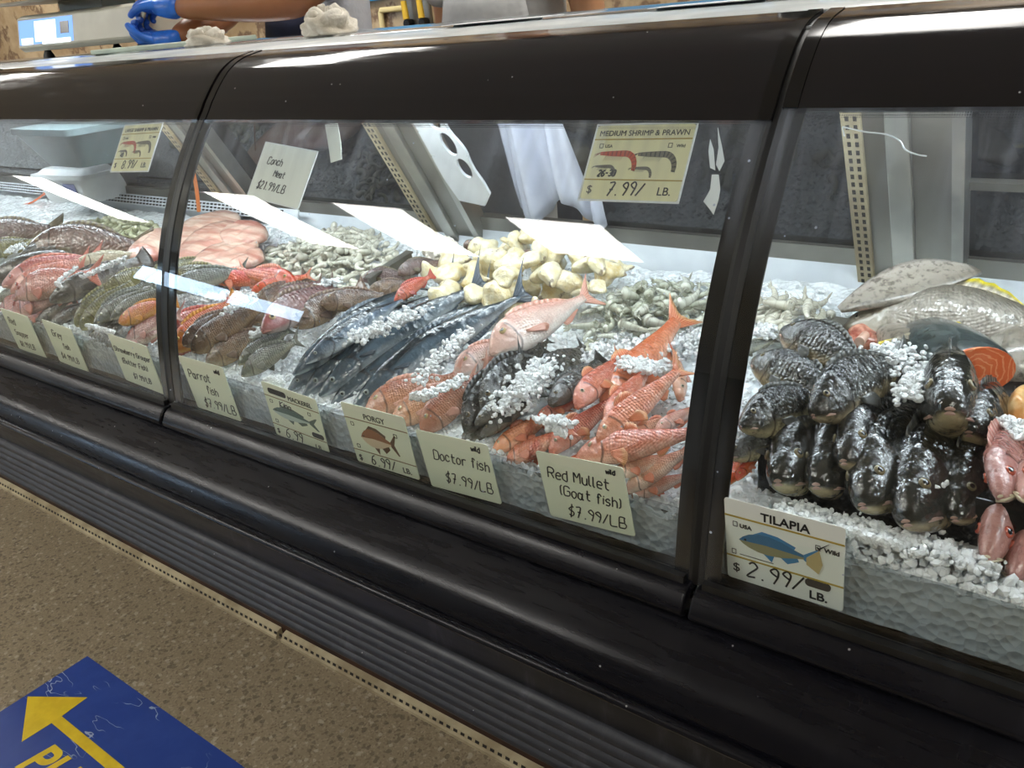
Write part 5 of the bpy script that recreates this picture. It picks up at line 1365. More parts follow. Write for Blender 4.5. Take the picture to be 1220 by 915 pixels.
def card(px4, mode, mat, label, rim=0.0, lean=-6):
    """px4: image corners TL TR BR BL; mode 'front' stands between guard and glass, 'glass' is stuck to the inside of the lid"""
    cx = sum(p[0] for p in px4) / 4; cy = sum(p[1] for p in px4) / 4
    if mode == 'front':
        n = Vector((0, -math.cos(math.radians(lean)), math.sin(math.radians(lean)))); c = on_y(cx, cy, .7895)
    else:
        d = ray(cx, cy); lo, hi = .4, 3.
        for _ in range(50):
            m = (lo + hi) / 2; p = EYE + d * m
            if p.y < glass_y(p.z) + .010: lo = m
            else: hi = m
        c = EYE + d * lo; s = float(np.polyval(np.polyder(_cf), c.z)); n = Vector((0, -1, s)).normalized()
    W_ = []
    for px, py in px4:
        d = ray(px, py); W_.append(EYE + d * ((c - EYE).dot(n) / d.dot(n)))
    tl_, tr_, br, bl = W_
    x = ((tr_ - tl_) + (br - bl)).normalized(); y = ((tl_ - bl) + (tr_ - br)); y = (y - x * y.dot(x)).normalized(); z = x.cross(y)
    w = ((tr_ - tl_).length + (br - bl).length) / 2; h = ((tl_ - bl).dot(y) + (tr_ - br).dot(y)) / 2
    o = c - x * (w / 2) - y * (h / 2)
    r = empty('price_card', mw=frame(x, y, z, o)); tag(r, label, 'price sign', 'price cards of the seafood case')
    mb = MB().prism(rrect(0, 0, w, h, .004), -.0012, 0)
    obj('card', mb, mat, r, smooth=False)
    if rim:
        mb = MB().prism(rrect(-rim, -rim, w + rim, h + rim, .006), -.0016, -.0013); obj('laminate', mb, M['laminate'], r, smooth=False)
        flat('laminate_rim', frame_polys(-rim, -rim, w + rim, h + rim, rim * .9), M['laminate'], r, -.0013, .0002)
    return r, w, h
def write(r, w, h, lines, seed=1, lw=.0017):
    mb = MB()
    for i, (t, fx, fy, fh) in enumerate(lines):
        hand(mb, t, fx * w, fy * h, fh * h * (.86 if seed < 20 else 1), lw, seed=seed * 10 + i)
    obj('handwriting', mb, M['text_black'], r, smooth=False)
def fish_pic(r, x, y, L, back, belly, fin, deep=.2, fork=True, flip=False):
    """a little printed fish, head to the left, L long"""
    def P(pts): return [(x + px_ * L, y + py_ * L) for px_, py_ in pts]
    top = [(0, .0), (.05, deep * .35), (.13, deep * .7), (.25, deep * .95), (.38, deep), (.55, deep * .8), (.7, deep * .42), (.82, deep * .2)]
    bot = [(.82, -deep * .18), (.7, -deep * .36), (.55, -deep * .66), (.38, -deep * .8), (.25, -deep * .76), (.13, -deep * .55), (.05, -deep * .28)]
    mid = [(.82, 0), (.6, deep * .05), (.35, deep * .1), (.15, deep * .02)]
    f = fin_plain(fin)
    flat('printed_fins', [P([(.18, deep * .8), (.3, deep * 1.3), (.5, deep * 1.2), (.72, deep * .7), (.7, deep * .4), (.4, deep * .9)]), P([(.3, -deep * .7), (.42, -deep * 1.4), (.46, -deep * .6)]), P([(.52, -deep * .6), (.62, -deep * 1.1), (.76, -deep * .6), (.74, -deep * .25)]),
         P([(.80, deep * .15), (.97, deep * 1.0), (1.0, deep * .95), (.91, 0) if fork else (1.0, 0), (1.0, -deep * .95), (.97, -deep * 1.0), (.80, -deep * .15)])], f, r, 0, .0003)
    flat('printed_fish', [P(top + bot)], fin_plain(belly), r, 0, .0005)
    flat('printed_back', [P(top + mid)], fin_plain(back), r, 0, .0007)
    flat('printed_eye', [[(x + (.085 + .017 * math.cos(a * PI / 4)) * L, y + (deep * .15 + .017 * math.sin(a * PI / 4)) * L) for a in range(8)]], M['text_black'], r, 0, .0009)
_fp = {}
def fin_plain(c):
    if c not in _fp: _fp[c] = plain('print_' + c[1:], c, .5)
    return _fp[c]
def shrimp_pic(r, x, y, s, col, stripe, tailw=1.0, n=12):
    segs = []; str_ = []
    for i in range(n):
        def q(t, k):
            # body runs right along the top and hooks down
            if t < .5: c = Vector((x + s * t * 1.5, y)); nn = Vector((0, 1))
            else:
                a = (t - .5) * 2 * 1.75; c = Vector((x + s * (.75 + .33 * math.sin(a)), y - s * .40 * (1 - math.cos(a)))); nn = Vector((math.sin(a), math.cos(a)))
            wd = s * (.05 + .12 * math.sin(PI * min(1, t * .75 + .1)))
            c2 = c + nn * wd * k * .5; return (c2.x, c2.y)
        a, b = i / n, (i + .72) / n; b2 = (i + 1) / n
        segs.append([q(a, -1), q(b2, -1), q(b2, 1), q(a, 1)]); str_.append([q(b, -.9), q(b2, -.9), q(b2, .9), q(b, .9)])
    flat('printed_shrimp', segs, fin_plain(col), r, 0, .0004); flat('printed_bands', str_, fin_plain(stripe), r, 0, .0006)
    leg = [[(x + s * (.2 + .06 * k), y - s * .05), (x + s * (.215 + .06 * k), y - s * .05), (x + s * (.13 + .06 * k), y - s * .2)] for k in range(9)] + [[(x, y + s * .03), (x - s * .18, y - s * .02 - s * .03 * k), (x, y + s * .015)] for k in range(4)]
    flat('printed_legs', leg, fin_plain(stripe), r, 0, .0003)

ink = M['text_black']
hc = [
    ([(4, 368), (38, 380), (50, 425), (18, 414)], [('Red', .14, .66, .17), ('Snapper', .18, .40, .15), ('$8.99/LB', .18, .12, .15)], 'hand-lettered Red Snapper price card'),
    ([(54, 381), (90, 396), (100, 441), (66, 430)], [('Grey', .2, .66, .17), ('fish', .42, .42, .15), ('$4.99/LB', .2, .14, .15)], 'hand-lettered card for the grey fish at $4.99'),
    ([(131, 398), (177, 415), (193, 469), (146, 452)], [('Strawberry Grouper', .04, .66, .115), ('(Butter Fish)', .14, .42, .13), ('$7.99/LB', .30, .14, .13)], 'hand-lettered Strawberry Grouper card beside the divider'),
    ([(219, 425), (270, 441), (281, 500), (228, 484)], [('wild', .76, .84, .09), ('Parrot', .10, .62, .17), ('fish', .42, .38, .17), ('$7.99/LB', .24, .10, .19)], 'hand-lettered Parrot fish card at $7.99'),
    ([(499, 513), (583, 532), (592, 600), (508, 578)], [('wild', .76, .84, .10), ('Doctor fish', .17, .54, .19), ('$7.99/LB', .27, .16, .20)], 'hand-lettered Doctor fish card at $7.99'),
    ([(643, 538), (745, 560), (750, 638), (648, 614)], [('wild', .80, .87, .08), ('Red Mullet', .09, .63, .18), ('(Goat fish)', .20, .39, .17), ('$7.99/LB', .25, .09, .19)], 'hand-lettered Red Mullet card at $7.99')]
for i, (q, lines_, lb) in enumerate(hc):
    r, w, h = card(q, 'front', M['card'], lb); write(r, w, h, lines_, i + 1)
r, w, h = card([(316, 171), (377, 180), (353, 249), (294, 232)], 'glass', M['card_white'], 'hand-lettered Conch Meat card stuck to the glass', .002)
write(r, w, h, [('Conch', .16, .64, .15), ('Meat', .36, .44, .13), ('$21.99/LB', .12, .18, .16)], 9, .0015)
# shrimp cards on the glass
def shrimp_card(q, label, head, price, cnt, seed):
    r, w, h = card(q, 'glass', M['card_yellow'], label, .0025)
    printed('lettering', head, w * .5, h * .855, h * .105, ink, r, align='CENTER', sx=w / (len(head) * h * .066) * .88 if False else .98)
    flat('ruled_line', [rect(0, h * .80, w, h * .815), rect(0, h * .255, w, h * .27)], M['gold'], r)
    flat('check_box', frame_polys(w * .07, h * .69, w * .11, h * .75, .0006) + frame_polys(w * .78, h * .69, w * .82, h * .75, .0006), ink, r)
    printed('lettering', 'USA', w * .13, h * .695, h * .06, ink, r); printed('lettering', 'Wild', w * .86, h * .695, h * .06, ink, r)
    shrimp_pic(r, w * .10, h * .615, w * .36, '#c4502c', '#8c3320'); shrimp_pic(r, w * .50, h * .605, w * .36, '#6f6a52', '#332f26'); shrimp_pic(r, w * .08, h * .44, w * .20, '#6d6a5c', '#4b493f'); shrimp_pic(r, w * .47, h * .42, w * .19, '#77735f', '#45433a')
    printed('lettering', '$', w * .05, h * .08, h * .15, ink, r); printed('lettering', 'LB.', w * .78, h * .07, h * .15, ink, r)
    write(r, w, h, [(price, .27, .055, .17), (cnt, .13, .31, .08)], seed, .0019)
shrimp_card([(711, 149), (826, 148), (806, 239), (689, 237)], 'yellow printed shrimp and prawn price card at $7.99', 'MEDIUM SHRIMP & PRAWN', '7.99/', '26-30', 20)
shrimp_card([(147, 150), (193, 147), (175, 203), (133, 204)], 'yellow printed shrimp price card at $8.99 stuck beside the white tub', 'LARGE SHRIMP & PRAWN', '8.99/', '40', 21)
# printed fish cards
r, w, h = card([(317, 453), (382, 483), (385, 536), (322, 518)], 'front', M['card'], 'printed mackerel price card at $6.99')
printed('lettering', 'MACKEREL', w * .46, h * .80, h * .115, ink, r, sx=.95)
flat('marker_blot', [rrect(w * .1, h * .82, w * .43, h * .92, h * .04)], ink, r); flat('marker_blot', [rrect(w * .76, h * .25, w * .97, h * .34, h * .04)], ink, r)
flat('ruled_line', [rect(0, h * .755, w, h * .768), rect(0, h * .22, w, h * .233)], M['brownline'], r)
flat('check_box', frame_polys(w * .08, h * .64, w * .13, h * .70, .0006) + frame_polys(w * .08, h * .27, w * .13, h * .33, .0006) + frame_polys(w * .78, h * .64, w * .83, h * .70, .0006), ink, r)
fish_pic(r, w * .08, h * .50, w * .84, '#46605c', '#a9bbb4', '#4d5f58', .11)
printed('lettering', '$', w * .05, h * .06, h * .13, ink, r); printed('lettering', 'LB', w * .76, h * .02, h * .13, ink, r)
write(r, w, h, [('King', .26, .60, .12), ('6.99', .22, .03, .17)], 23)
r, w, h = card([(413, 479), (488, 503), (491, 568), (417, 549)], 'front', M['card'], 'printed porgy price card at $6.99')
printed('lettering', 'PORGY', w * .5, h * .80, h * .125, ink, r, align='CENTER')
flat('ruled_line', [rect(0, h * .755, w, h * .768), rect(0, h * .22, w, h * .233)], M['brownline'], r)
flat('check_box', frame_polys(w * .08, h * .64, w * .13, h * .70, .0006) + frame_polys(w * .08, h * .27, w * .13, h * .33, .0006) + frame_polys(w * .76, h * .62, w * .81, h * .68, .0006), ink, r)
fish_pic(r, w * .20, h * .48, w * .58, '#8a5a3c', '#c9b79a', '#5a4432', .24)
printed('lettering', '$', w * .05, h * .05, h * .14, ink, r); printed('lettering', 'LB.', w * .76, h * .05, h * .13, ink, r)
write(r, w, h, [('6.99/', .26, .03, .16)], 24)
r, w, h = card([(865, 591), (1008, 635), (997, 725), (860, 688)], 'front', M['card_white'], 'large white printed tilapia price card at $2.99')
printed('lettering', 'TILAPIA', w * .52, h * .83, h * .135, ink, r, align='CENTER', bold=.0003)
flat('ruled_line', [rect(0, h * .79, w, h * .808), rect(0, h * .29, w, h * .308)], M['gold'], r)
flat('check_box', frame_polys(w * .07, h * .68, w * .11, h * .74, .0006) + frame_polys(w * .05, h * .33, w * .09, h * .39, .0006) + frame_polys(w * .77, h * .66, w * .81, h * .72, .0006), ink, r)
printed('lettering', 'USA', w * .13, h * .68, h * .065, ink, r, bold=.0002); printed('lettering', 'Wild', w * .84, h * .66, h * .07, ink, r, bold=.0002)
fish_pic(r, w * .12, h * .53, w * .68, '#3a6f97', '#8d8a68', '#3f7fae', .165, False)
flat('printed_tail', [[(w * .70, h * .54), (w * .80, h * .66), (w * .83, h * .5), (w * .80, h * .38), (w * .70, h * .46)]], fin_plain('#b9a878'), r, 0, .0011)
flat('tick_mark', [[(w * .78, h * .70), (w * .80, h * .67), (w * .88, h * .77), (w * .80, h * .69)]], ink, r, 0, .0012)
flat('marker_blot', [rrect(w * .69, h * .20, w * .90, h * .29, h * .04)], fin_plain('#3c3836'), r, 0, .0012)
flat('ruled_line', [rect(w * .12, h * .34, w * .42, h * .344)], ink, r)
printed('lettering', '$', w * .05, h * .11, h * .15, ink, r); printed('lettering', 'LB.', w * .72, h * .05, h * .14, ink, r, bold=.0003)
write(r, w, h, [('2.99/', .18, .09, .19)], 25, .0022)

# paper strip, torn tape and threads on the glass
def glass_pt(px, py, off=.009):
    d = ray(px, py); lo, hi = .4, 3.
    for _ in range(50):
        m = (lo + hi) / 2; p = EYE + d * m
        if p.y < glass_y(p.z) + off: lo = m
        else: hi = m
    return EYE + d * lo
def glass_patch(name, pts, mat, label, cat):
    c = [glass_pt(*p) for p in pts]; n = len(c); mb = MB(); u = Vector((0, .0008, 0))
    mb.add([p for p in c] + [p + u for p in c], [tuple(range(n)), tuple(range(n, 2 * n))[::-1]] + [(i, n + i, n + (i + 1) % n, (i + 1) % n) for i in range(n)])
    return tag(obj(name, mb, mat, None, smooth=False), label, cat)
glass_patch('paper_strip', [(387, 148), (402, 147), (406, 170), (407, 190), (394, 194), (391, 172)], M['card_white'], 'curled white paper strip beside the Conch Meat card', 'paper')
glass_patch('tape_scrap', [(846, 166), (850, 178), (852, 203), (846, 200), (844, 180)], M['laminate'], 'thin torn white tape scrap by the shrimp price card, upper', 'tape')
glass_patch('tape_scrap', [(855, 152), (860, 175), (863, 192), (857, 204), (853, 196), (856, 176)], M['laminate'], 'long torn tape scrap by the shrimp price card next to the divider', 'tape')
glass_patch('tape_scrap', [(848, 208), (856, 208), (858, 226), (856, 238), (850, 256), (846, 250), (838, 240), (846, 226)], M['laminate'], 'torn white tape scrap hanging below the other two', 'tape')
th = [glass_pt(*p) for p in ((1006, 162), (1004, 152), (1008, 152), (1030, 157), (1055, 160), (1072, 168), (1078, 178), (1092, 184), (1104, 186))]
tag(obj('thread', MB().tube([tuple(p) for p in catmull(th, 4)], .0009, 6), M['laminate']), 'loose white thread stuck to the tilapia glass', 'thread')

# ------------------------------------------------------------------ things inside the case at the back
t = tag(empty('white_tub', on_z(103, 228, 1.03)), 'white lidded plastic tub at the back of the case', 'tub')
t.rotation_euler = (0, 0, .12)
def box_taper(mb, w0, d0, w1, d1, z0, z1, r=.03):
    a = [(x, y, z0) for x, y in rrect(-w0, -d0, w0, d0, r)]; b_ = [(x, y, z1) for x, y in rrect(-w1, -d1, w1, d1, r)]
    n = len(a); return mb.add(a + b_, [tuple(range(n))[::-1], tuple(range(n, 2 * n))] + [(i, (i + 1) % n, n + (i + 1) % n, n + i) for i in range(n)])
obj('tub_body', box_taper(MB(), .115, .07, .135, .085, -.02, .055), M['white_plastic'], t, angle=30)
lid_m = MB(); box_taper(lid_m, .142, .092, .142, .092, .055, .068); box_taper(lid_m, .13, .08, .11, .065, .068, .082)
obj('tub_lid', lid_m, M['white_plastic'], t, angle=30)
lb = MB(); lb.add([(.02, -.0795, .012), (.075, -.0795, .012), (.078, -.0865, .042), (.022, -.0865, .042), (.02, -.078, .012), (.075, -.078, .012), (.078, -.085, .042), (.022, -.085, .042)], [(0, 1, 2, 3), (7, 6, 5, 4), (0, 4, 5, 1), (1, 5, 6, 2), (2, 6, 7, 3), (3, 7, 4, 0)])
obj('tub_label', lb, fin_plain('#6a6f9a'), t, smooth=False)
t = tag(empty('grey_tub', on_y(96, 172, 1.20)), 'teal-grey plastic tub hanging upside down above the white tub', 'tub')
obj('tub_body', box_taper(MB(), .10, .06, .16, .10, -.05, .04), varied('teal_grey_plastic', '#5f7478', '#4c5f64', 6, .3), t, angle=30)
obj('tub_rim', box_taper(MB(), .17, .108, .17, .108, .04, .056), varied('teal_grey_rim', '#8d9a9b', '#75878a', 6, .3), t, angle=30)
sp_ = [on_y(20, 255, 1.36), on_y(24, 246, 1.35), on_y(40, 240, 1.34), on_y(56, 228, 1.33), on_y(60, 220, 1.33)]
tag(obj('orange_strap', MB().tube([tuple(p) for p in catmull(sp_, 5)], .006, 8, flat=.4), plain('orange_strap', '#e0692e', .45)), 'orange strap looped over the vent grille', 'strap')
sp_ = [on_y(229, 199, 1.20), on_y(234, 224, 1.24), on_y(237, 252, 1.28)]
tag(obj('orange_strap', MB().tube([tuple(p) for p in catmull(sp_, 5)], .005, 8, flat=.4), plain('orange_cord', '#e08a35', .45)), 'orange strap hanging at the black divider above the fillets', 'strap')
# vent grille at the back of the far section
vg = MB(); vg.extrude_x([(1.372, .992), (1.384, 1.020), (1.388, 1.018), (1.376, .990)], -3.9, -1.75)
g_ = tag(obj('vent_grille', vg, M['panel_white'], None, smooth=False), 'perforated vent grille behind the brown fish', 'grille')
hs = MB()
for i in range(100):
    for k in range(3):
        x = -3.6 + i * .018; y = 1.3735 + .0036 * k; z = .9955 + .0084 * k; hs.box((x, y - .002, z), (x + .009, y + .002, z + .004))
obj('grille_hole', hs, M['hole'], g_, smooth=False)
# white cut-out strip with oval holes leaning by the upright
lb_ = empty('white_cutout_strip', mw=frame(Vector((1, 0, 0)), Vector((0, -ld.x, -ld.y)), Vector((0, ln.x, ln.y)), (-1.150, A0.x + ld.x * .03 - .03, A0.y + ld.y * .03 - .01)))
tag(lb_, 'white plastic strip with oval holes hanging beside the upright', 'plastic strip')
bm = bmesh.new()
outer = [(0, .02), (.055, .02), (.072, -.02), (.082, -.08), (.085, -.15), (.095, -.20), (.088, -.245), (.07, -.27), (.06, -.268), (.045, -.265), (0, -.05)]
outer = [(0, .02), (.066, .02), (.074, -.02), (.080, -.08), (.088, -.15), (.098, -.185), (.094, -.225), (.08, -.262), (.05, -.258), (.02, -.255)]
# plate with holes: ring of quads round each hole
def plate_with_holes(outline_x, y0, y1, holes, th):
    """outline_x(y) -> (x0, x1); holes: (cx, cy, rx, ry), one per band of y"""
    mb = MB(); n = 20
    def add2(q): mb.add([(x, y, 0) for x, y in q] + [(x, y, th) for x, y in q], [tuple(range(len(q))), tuple(range(len(q), 2 * len(q)))[::-1]] + [(i, len(q) + i, len(q) + (i + 1) % len(q), (i + 1) % len(q)) for i in range(len(q))])
    hs_ = sorted(holes, key=lambda h: -h[1]); yy = y0; n = 72
    for k, h in enumerate(hs_):
        nxt = (h[1] - h[3] + (hs_[k + 1][1] + hs_[k + 1][3])) / 2 if k + 1 < len(hs_) else h[1] - h[3] - .008
        def inn(i): t = 2 * PI * i / n; return (h[0] + h[2] * math.cos(t), h[1] + h[3] * math.sin(t))
        def out_(i):
            t = 2 * PI * i / n; dx, dy = math.cos(t), math.sin(t); s_ = .004
            while s_ < .3:
                x, y = h[0] + dx * s_, h[1] + dy * s_; x0, x1 = outline_x(min(y0, max(nxt, y)))
                if x < x0 or x > x1 or y > yy or y < nxt: break
                s_ += .0004
            x0, x1 = outline_x(y); return (min(x1, max(x0, x)), min(yy, max(nxt, y)))
        for i in range(n): add2([inn(i), inn(i + 1), out_(i + 1), out_(i)])
        yy = nxt
    x0, x1 = outline_x(yy); x2, x3 = outline_x(y1)
    add2([(x0, yy), (x1, yy), (x3 + .008, (yy + y1) / 2), (x3 - .02, y1), (x2 + .01, y1 + .01)])
    return mb
ox = lambda y: (0.0, .066 + .03 * max(0, min(1, -y / .2)) + .004 * math.sin(y * 70))
obj('perforated_plate', plate_with_holes(ox, .05, -.30, [(.047, -.045, .009, .007), (.053, -.085, .016, .026), (.061, -.145, .016, .027), (.070, -.203, .015, .024)], .006), M['white_plastic'], lb_, smooth=False)
# white cloth hanging in the open part of the rear
ca, cb = on_y(572, 150, 1.30), on_y(694, 150, 1.30)
tag(mesh_grid('hanging_cloth', lambda s, t: (ca.x + (cb.x - ca.x) * (s * .98 + .02 * math.sin(t * 5)), 1.30 + .10 * t + .018 * math.sin(s * 17 + t) + .008 * math.sin(s * 41), 1.375 - (.315 + .03 * math.sin(s * 9)) * t), 48, 12, varied('white_cloth', '#cfd2de', '#b9bdcc', 6, .85), .004), 'white cloth hanging in the rear opening beside the holed strip', 'cloth')
# ------------------------------------------------------------------ on top of the counter
ZT = 1.426
def top_pt(px, y): 
    d = ray(px, 50); return Vector((d.x / d.y * y, y, ZT))
# scale
def scale_frame():
    a = top_pt(62, 1.42); return a
M['scale_body'] = varied('beige_grey_scale', '#c9c7b6', '#b3b1a0', 5, .35)
sc = empty('weighing_scale', scale_frame()); sc.rotation_euler = (0, 0, math.radians(14))
tag(sc, 'beige digital weighing scale with lit blue display on the counter', 'scale')
mb = MB().extrude_x([(-.02, .022), (-.035, .036), (-.012, .118), (.01, .126), (.30, .130), (.32, .11), (.32, .022)], -.11, .42)
obj('housing', mb, M['scale_body'], sc, angle=30, bevel=.004)
M['screen'] = emitter('blue_display', (.25, .45, 1.0, 1), 1.1); M['screen_white'] = emitter('white_display_light', (.85, .93, 1.0, 1), 1.6)
fa_ = lambda x0, x1, s0, s1, o: [(x, -.035 + .023 * s - o * .96, .036 + .082 * s + o * .27) for x, s in ((x0, s0), (x1, s0), (x1, s1), (x0, s1))]
def facep(name, quads, mat, o0, o1):
    mb = MB()
    for x0, x1, s0, s1 in quads:
        a, b_ = fa_(x0, x1, s0, s1, o0), fa_(x0, x1, s0, s1, o1); mb.add(a + b_, [(0, 3, 2, 1), (4, 5, 6, 7), (0, 1, 5, 4), (1, 2, 6, 5), (2, 3, 7, 6), (3, 0, 4, 7)])
    return obj(name, mb, mat, sc, smooth=False)
facep('display', [(-.10, .13, .08, .92)], M['screen'], -.001, .002)
facep('display_light', [(-.03, .06, .15, .85), (-.09, -.04, .08, .3), (.0, .12, .05, .2)], M['screen_white'], .002, .003)
facep('display_window', [(.08, .115, .35, .75)], plain('dark_display', '#20242c', .2), .002, .0035)
obj('weighing_pan', MB().extrude_x([(-.06, .157), (-.05, .164), (.34, .170), (.36, .182), (.365, .177), (.34, .162), (-.05, .156)], -.16, .30), M['steel'], sc, angle=30)
obj('pan_support', MB().box((-.02, .08, .12), (.16, .22, .158)), M['scale_body'], sc, smooth=False)
for x, y in ((-.03, -.0), (.36, .0), (-.03, .28), (.36, .28)): obj('foot', MB().tube([(x, y, 0), (x, y, .008), (x, y, .024)], [.018, .016, .008], 12), M['gasket'], sc)
sticker = MB(); sticker.box((.27, -.0225, .055), (.36, -.0205, .080)); 
side = obj('paper_label', sticker, M['white_plastic'], sc, smooth=False); side.matrix_local = Matrix.Translation((0, .003, 0)) @ Matrix.Rotation(-.0, 4, 'X')
mt = tag(empty('raw_meat', sc.matrix_world @ Vector((0, 0, 0))), 'pale pink raw fish piece on the scale pan', 'fish')
bpy.context.view_layer.update()
mt.matrix_world = Matrix.Translation(sc.matrix_world @ Vector((-.05, .08, .182)))
mb = MB(); mb.ball((0, 0, .012), (.10, .06, .026), 16, 8); mb.ball((.05, .03, .02), (.06, .05, .022), 14, 8); obj('flesh', mb, M['flesh_pink'], mt)
# board, knife work area, towels, knob
bd = top_pt(178, 1.36)
tag(obj('cutting_board', MB().box((-.22, -.02, 0), (.19, .20, .012)), varied('white_green_board', '#b9c6b6', '#a3ae9f', 8, .4), None, smooth=False, bevel=.003, mw=Matrix.Translation(bd) @ Matrix.Rotation(.15, 4, 'Z')), 'pale green cutting board under the gloved hands', 'cutting board')
def towel(px, y, sx, sy, sz, seed, label):
    c = top_pt(px, y); mb = MB(); K, n = 16, 26; off = Vector((seed * 3.1, 0, 0)); vs = []
    for i in range(K + 1):
        a = PI * .5 * i / K
        for j in range(n):
            b_ = 2 * PI * j / n; d = Vector((math.cos(a) * math.cos(b_), math.cos(a) * math.sin(b_), math.sin(a)))
            f = 1 + .22 * mnoise.noise(d * 2.2 + off) + .16 * abs(math.sin(b_ * 4 + a * 6 + seed)) * math.cos(a) + .14 * math.sin(a * 9 + 3 * math.sin(b_ * 2 + seed))
            vs.append((d.x * sx * f, d.y * sy * f, max(0.0005, d.z * sz * f)))
    mb.add(vs, [(i * n + j, i * n + (j + 1) % n, (i + 1) * n + (j + 1) % n, (i + 1) * n + j) for i in range(K) for j in range(n)] + [tuple(range(n))[::-1]])
    # rolled folds
    for k in range(4):
        a = k * 1.5 + seed; mb.tube([(sx * .7 * math.cos(a + t * .28), sy * .7 * math.sin(a + t * .28), sz * (.35 + .16 * t - .012 * t * t)) for t in range(6)], [.008, .012, .013, .013, .012, .006], 8)
    return tag(obj('towel', mb, varied('white_terry_cloth' + str(seed), '#ded9cd', '#c3bbaa', 30, .9, .6, 160, .003), None, angle=None, mw=Matrix.Translation(c)), label, 'towel', 'white towels on the counter')
towel(246, 1.36, .055, .04, .036, 1, 'crumpled white towel between the gloved hand and the divider')
towel(394, 1.36, .055, .05, .052, 2, 'twisted white towel standing highest, by the worker sleeve')
kn = tag(empty('black_knob', top_pt(893, 1.42)), 'black ribbed knob on the counter above the shrimp card', 'knob')
obj('knob_base', MB().tube([(0, 0, 0), (0, 0, .004), (0, 0, .008)], [.020, .021, .018], 20), M['gasket'], kn)
mb = MB(); n = 40; vs = []
for z_, k in ((.008, .9), (.011, 1), (.028, 1), (.031, .9)):
    for j in range(n):
        a = 2 * PI * j / n; q = .020 * k * (1 + .05 * (j % 2)); vs.append((q * math.cos(a), q * math.sin(a), z_))
mb.add(vs, [(i * n + j, i * n + (j + 1) % n, (i + 1) * n + (j + 1) % n, (i + 1) * n + j) for i in range(3) for j in range(n)] + [tuple(range(n))[::-1], tuple(3 * n + j for j in range(n))])
obj('knob_cap', mb, M['gasket'], kn, angle=30)
fl_ = MB(); bt = top_pt(945, 1.42)
tag(obj('spray_bottle', MB().tube([(0, 0, 0), (0, 0, .01), (0, 0, .10), (0, 0, .13), (0, 0, .16)], [.03, .034, .034, .02, .012], 18), plain('dark_green_plastic', '#3d4238', .3), mw=Matrix.Translation(bt)), 'dark bottle standing on the counter by the black divider', 'bottle')
# paper sheets on the counter
tag(obj('paper_sheet', MB().box((-.10, -.05, 0), (.10, .06, .001)), M['white_plastic'], None, smooth=False, mw=Matrix.Translation(top_pt(600, 1.345)) @ Matrix.Rotation(.2, 4, 'Z')), 'wet white paper sheet on the counter before the aproned worker', 'paper')
tag(obj('paper_sheet', MB().box((-.09, -.05, 0), (.09, .06, .001)), M['white_plastic'], None, smooth=False, mw=Matrix.Translation(top_pt(850, 1.345)) @ Matrix.Rotation(.1, 4, 'Z')), 'white paper sheet on the counter beside the black knob', 'paper')
# fittings on the marble wall
wp = lambda px, py: on_y(px, py, Y1)
pl_ = wp(500, 16)
hb = tag(empty('wall_hook_board', (pl_.x, Y1, pl_.z)), 'grey wall plate with yellow handled valves on the marble', 'valve')
obj('plate', MB().box((-.08, -.012, -.10), (.08, 0, .08)), M['steel_dull'], hb, smooth=False)
for dx in (-.05, .05):
    obj('valve_handle', MB().tube([(dx, -.05, .06), (dx + .01, -.055, -.02)], [.014, .016], 10), plain('yellow_plastic', '#d9b02b', .4), hb)
    obj('valve_body', MB().tube([(dx, 0, -.04), (dx, -.05, -.04)], .02, 10), M['gasket'], hb)
tag(obj('wall_pipe', MB().tube([(pl_.x - .24, Y1 - .02, pl_.z - .25), (pl_.x - .24, Y1 - .02, pl_.z + .02), (pl_.x - .235, Y1 - .02, pl_.z + .03), (pl_.x - .08, Y1 - .02, pl_.z + .03)], .014, 10), plain('cream_pipe', '#d8c893', .5)), 'thin cream pipe beside the yellow handled valves', 'pipe')

# ------------------------------------------------------------------ floor sticker
dz = .0012
dc = tag(empty('floor_decal', (-2.012, .640, 0)), 'blue floor sticker with a yellow arrow', 'floor sticker')
def decal_mat():
    t = NT('scratched_blue_vinyl'); co = t.co()
    n1 = t.noise(co, 8, 5, .7); s1 = t.math('ABSOLUTE', t.math('SUBTRACT', t.noise(t.n('ShaderNodeMapping', {'Vector': co, 'Scale': (2, 6, 1), 'Rotation': (0, 0, .5)}).outputs[0], 2.2, 3), .5))
    k = t.math('MULTIPLY', t.math('LESS_THAN', s1, .004), t.step(t.noise(co, 5, 2), .55, .62))
    c = t.mix(t.math('MULTIPLY', t.step(n1, .4, .7), .4), srgb('#2b4590'), srgb('#3b55a0')); c = t.mix(t.math('MULTIPLY', k, .8), c, srgb('#b9c6d6'))
    t.set(col=c, rough=.35); return t.m
obj('sticker', MB().prism([(0, 0), (0, -.62), (.92, -.62), (.92, 0)], 0, dz), decal_mat(), dc, smooth=False)
def dpt(px, py): p = on_z(px, py, dz); return (p.x + 2.012, p.y - .640)
M['decal_yellow'] = varied('yellow_vinyl', '#e6c72b', '#d9b824', 20, .45)
ar = [dpt(33, 830), dpt(103, 830), dpt(73, 853), dpt(148, 915)]
tip = ar[0]
hA = [dpt(33, 830), dpt(103, 830), dpt(73, 853.5), dpt(62, 862), dpt(27, 885)]
mid_ = ((hA[1][0] + hA[4][0]) / 2, (hA[1][1] + hA[4][1]) / 2)
ARX = dpt(33, 830); 
yc = (dpt(73, 853)[1] + dpt(62, 862)[1]) / 2; hw = abs(dpt(73, 853)[1] - dpt(62, 862)[1]) / 2
xb = (dpt(73, 853)[0] + dpt(62, 862)[0]) / 2; yt = dpt(103, 830)[1]; yb_ = dpt(27, 885)[1]; xw = (dpt(103, 830)[0] + dpt(27, 885)[0]) / 2
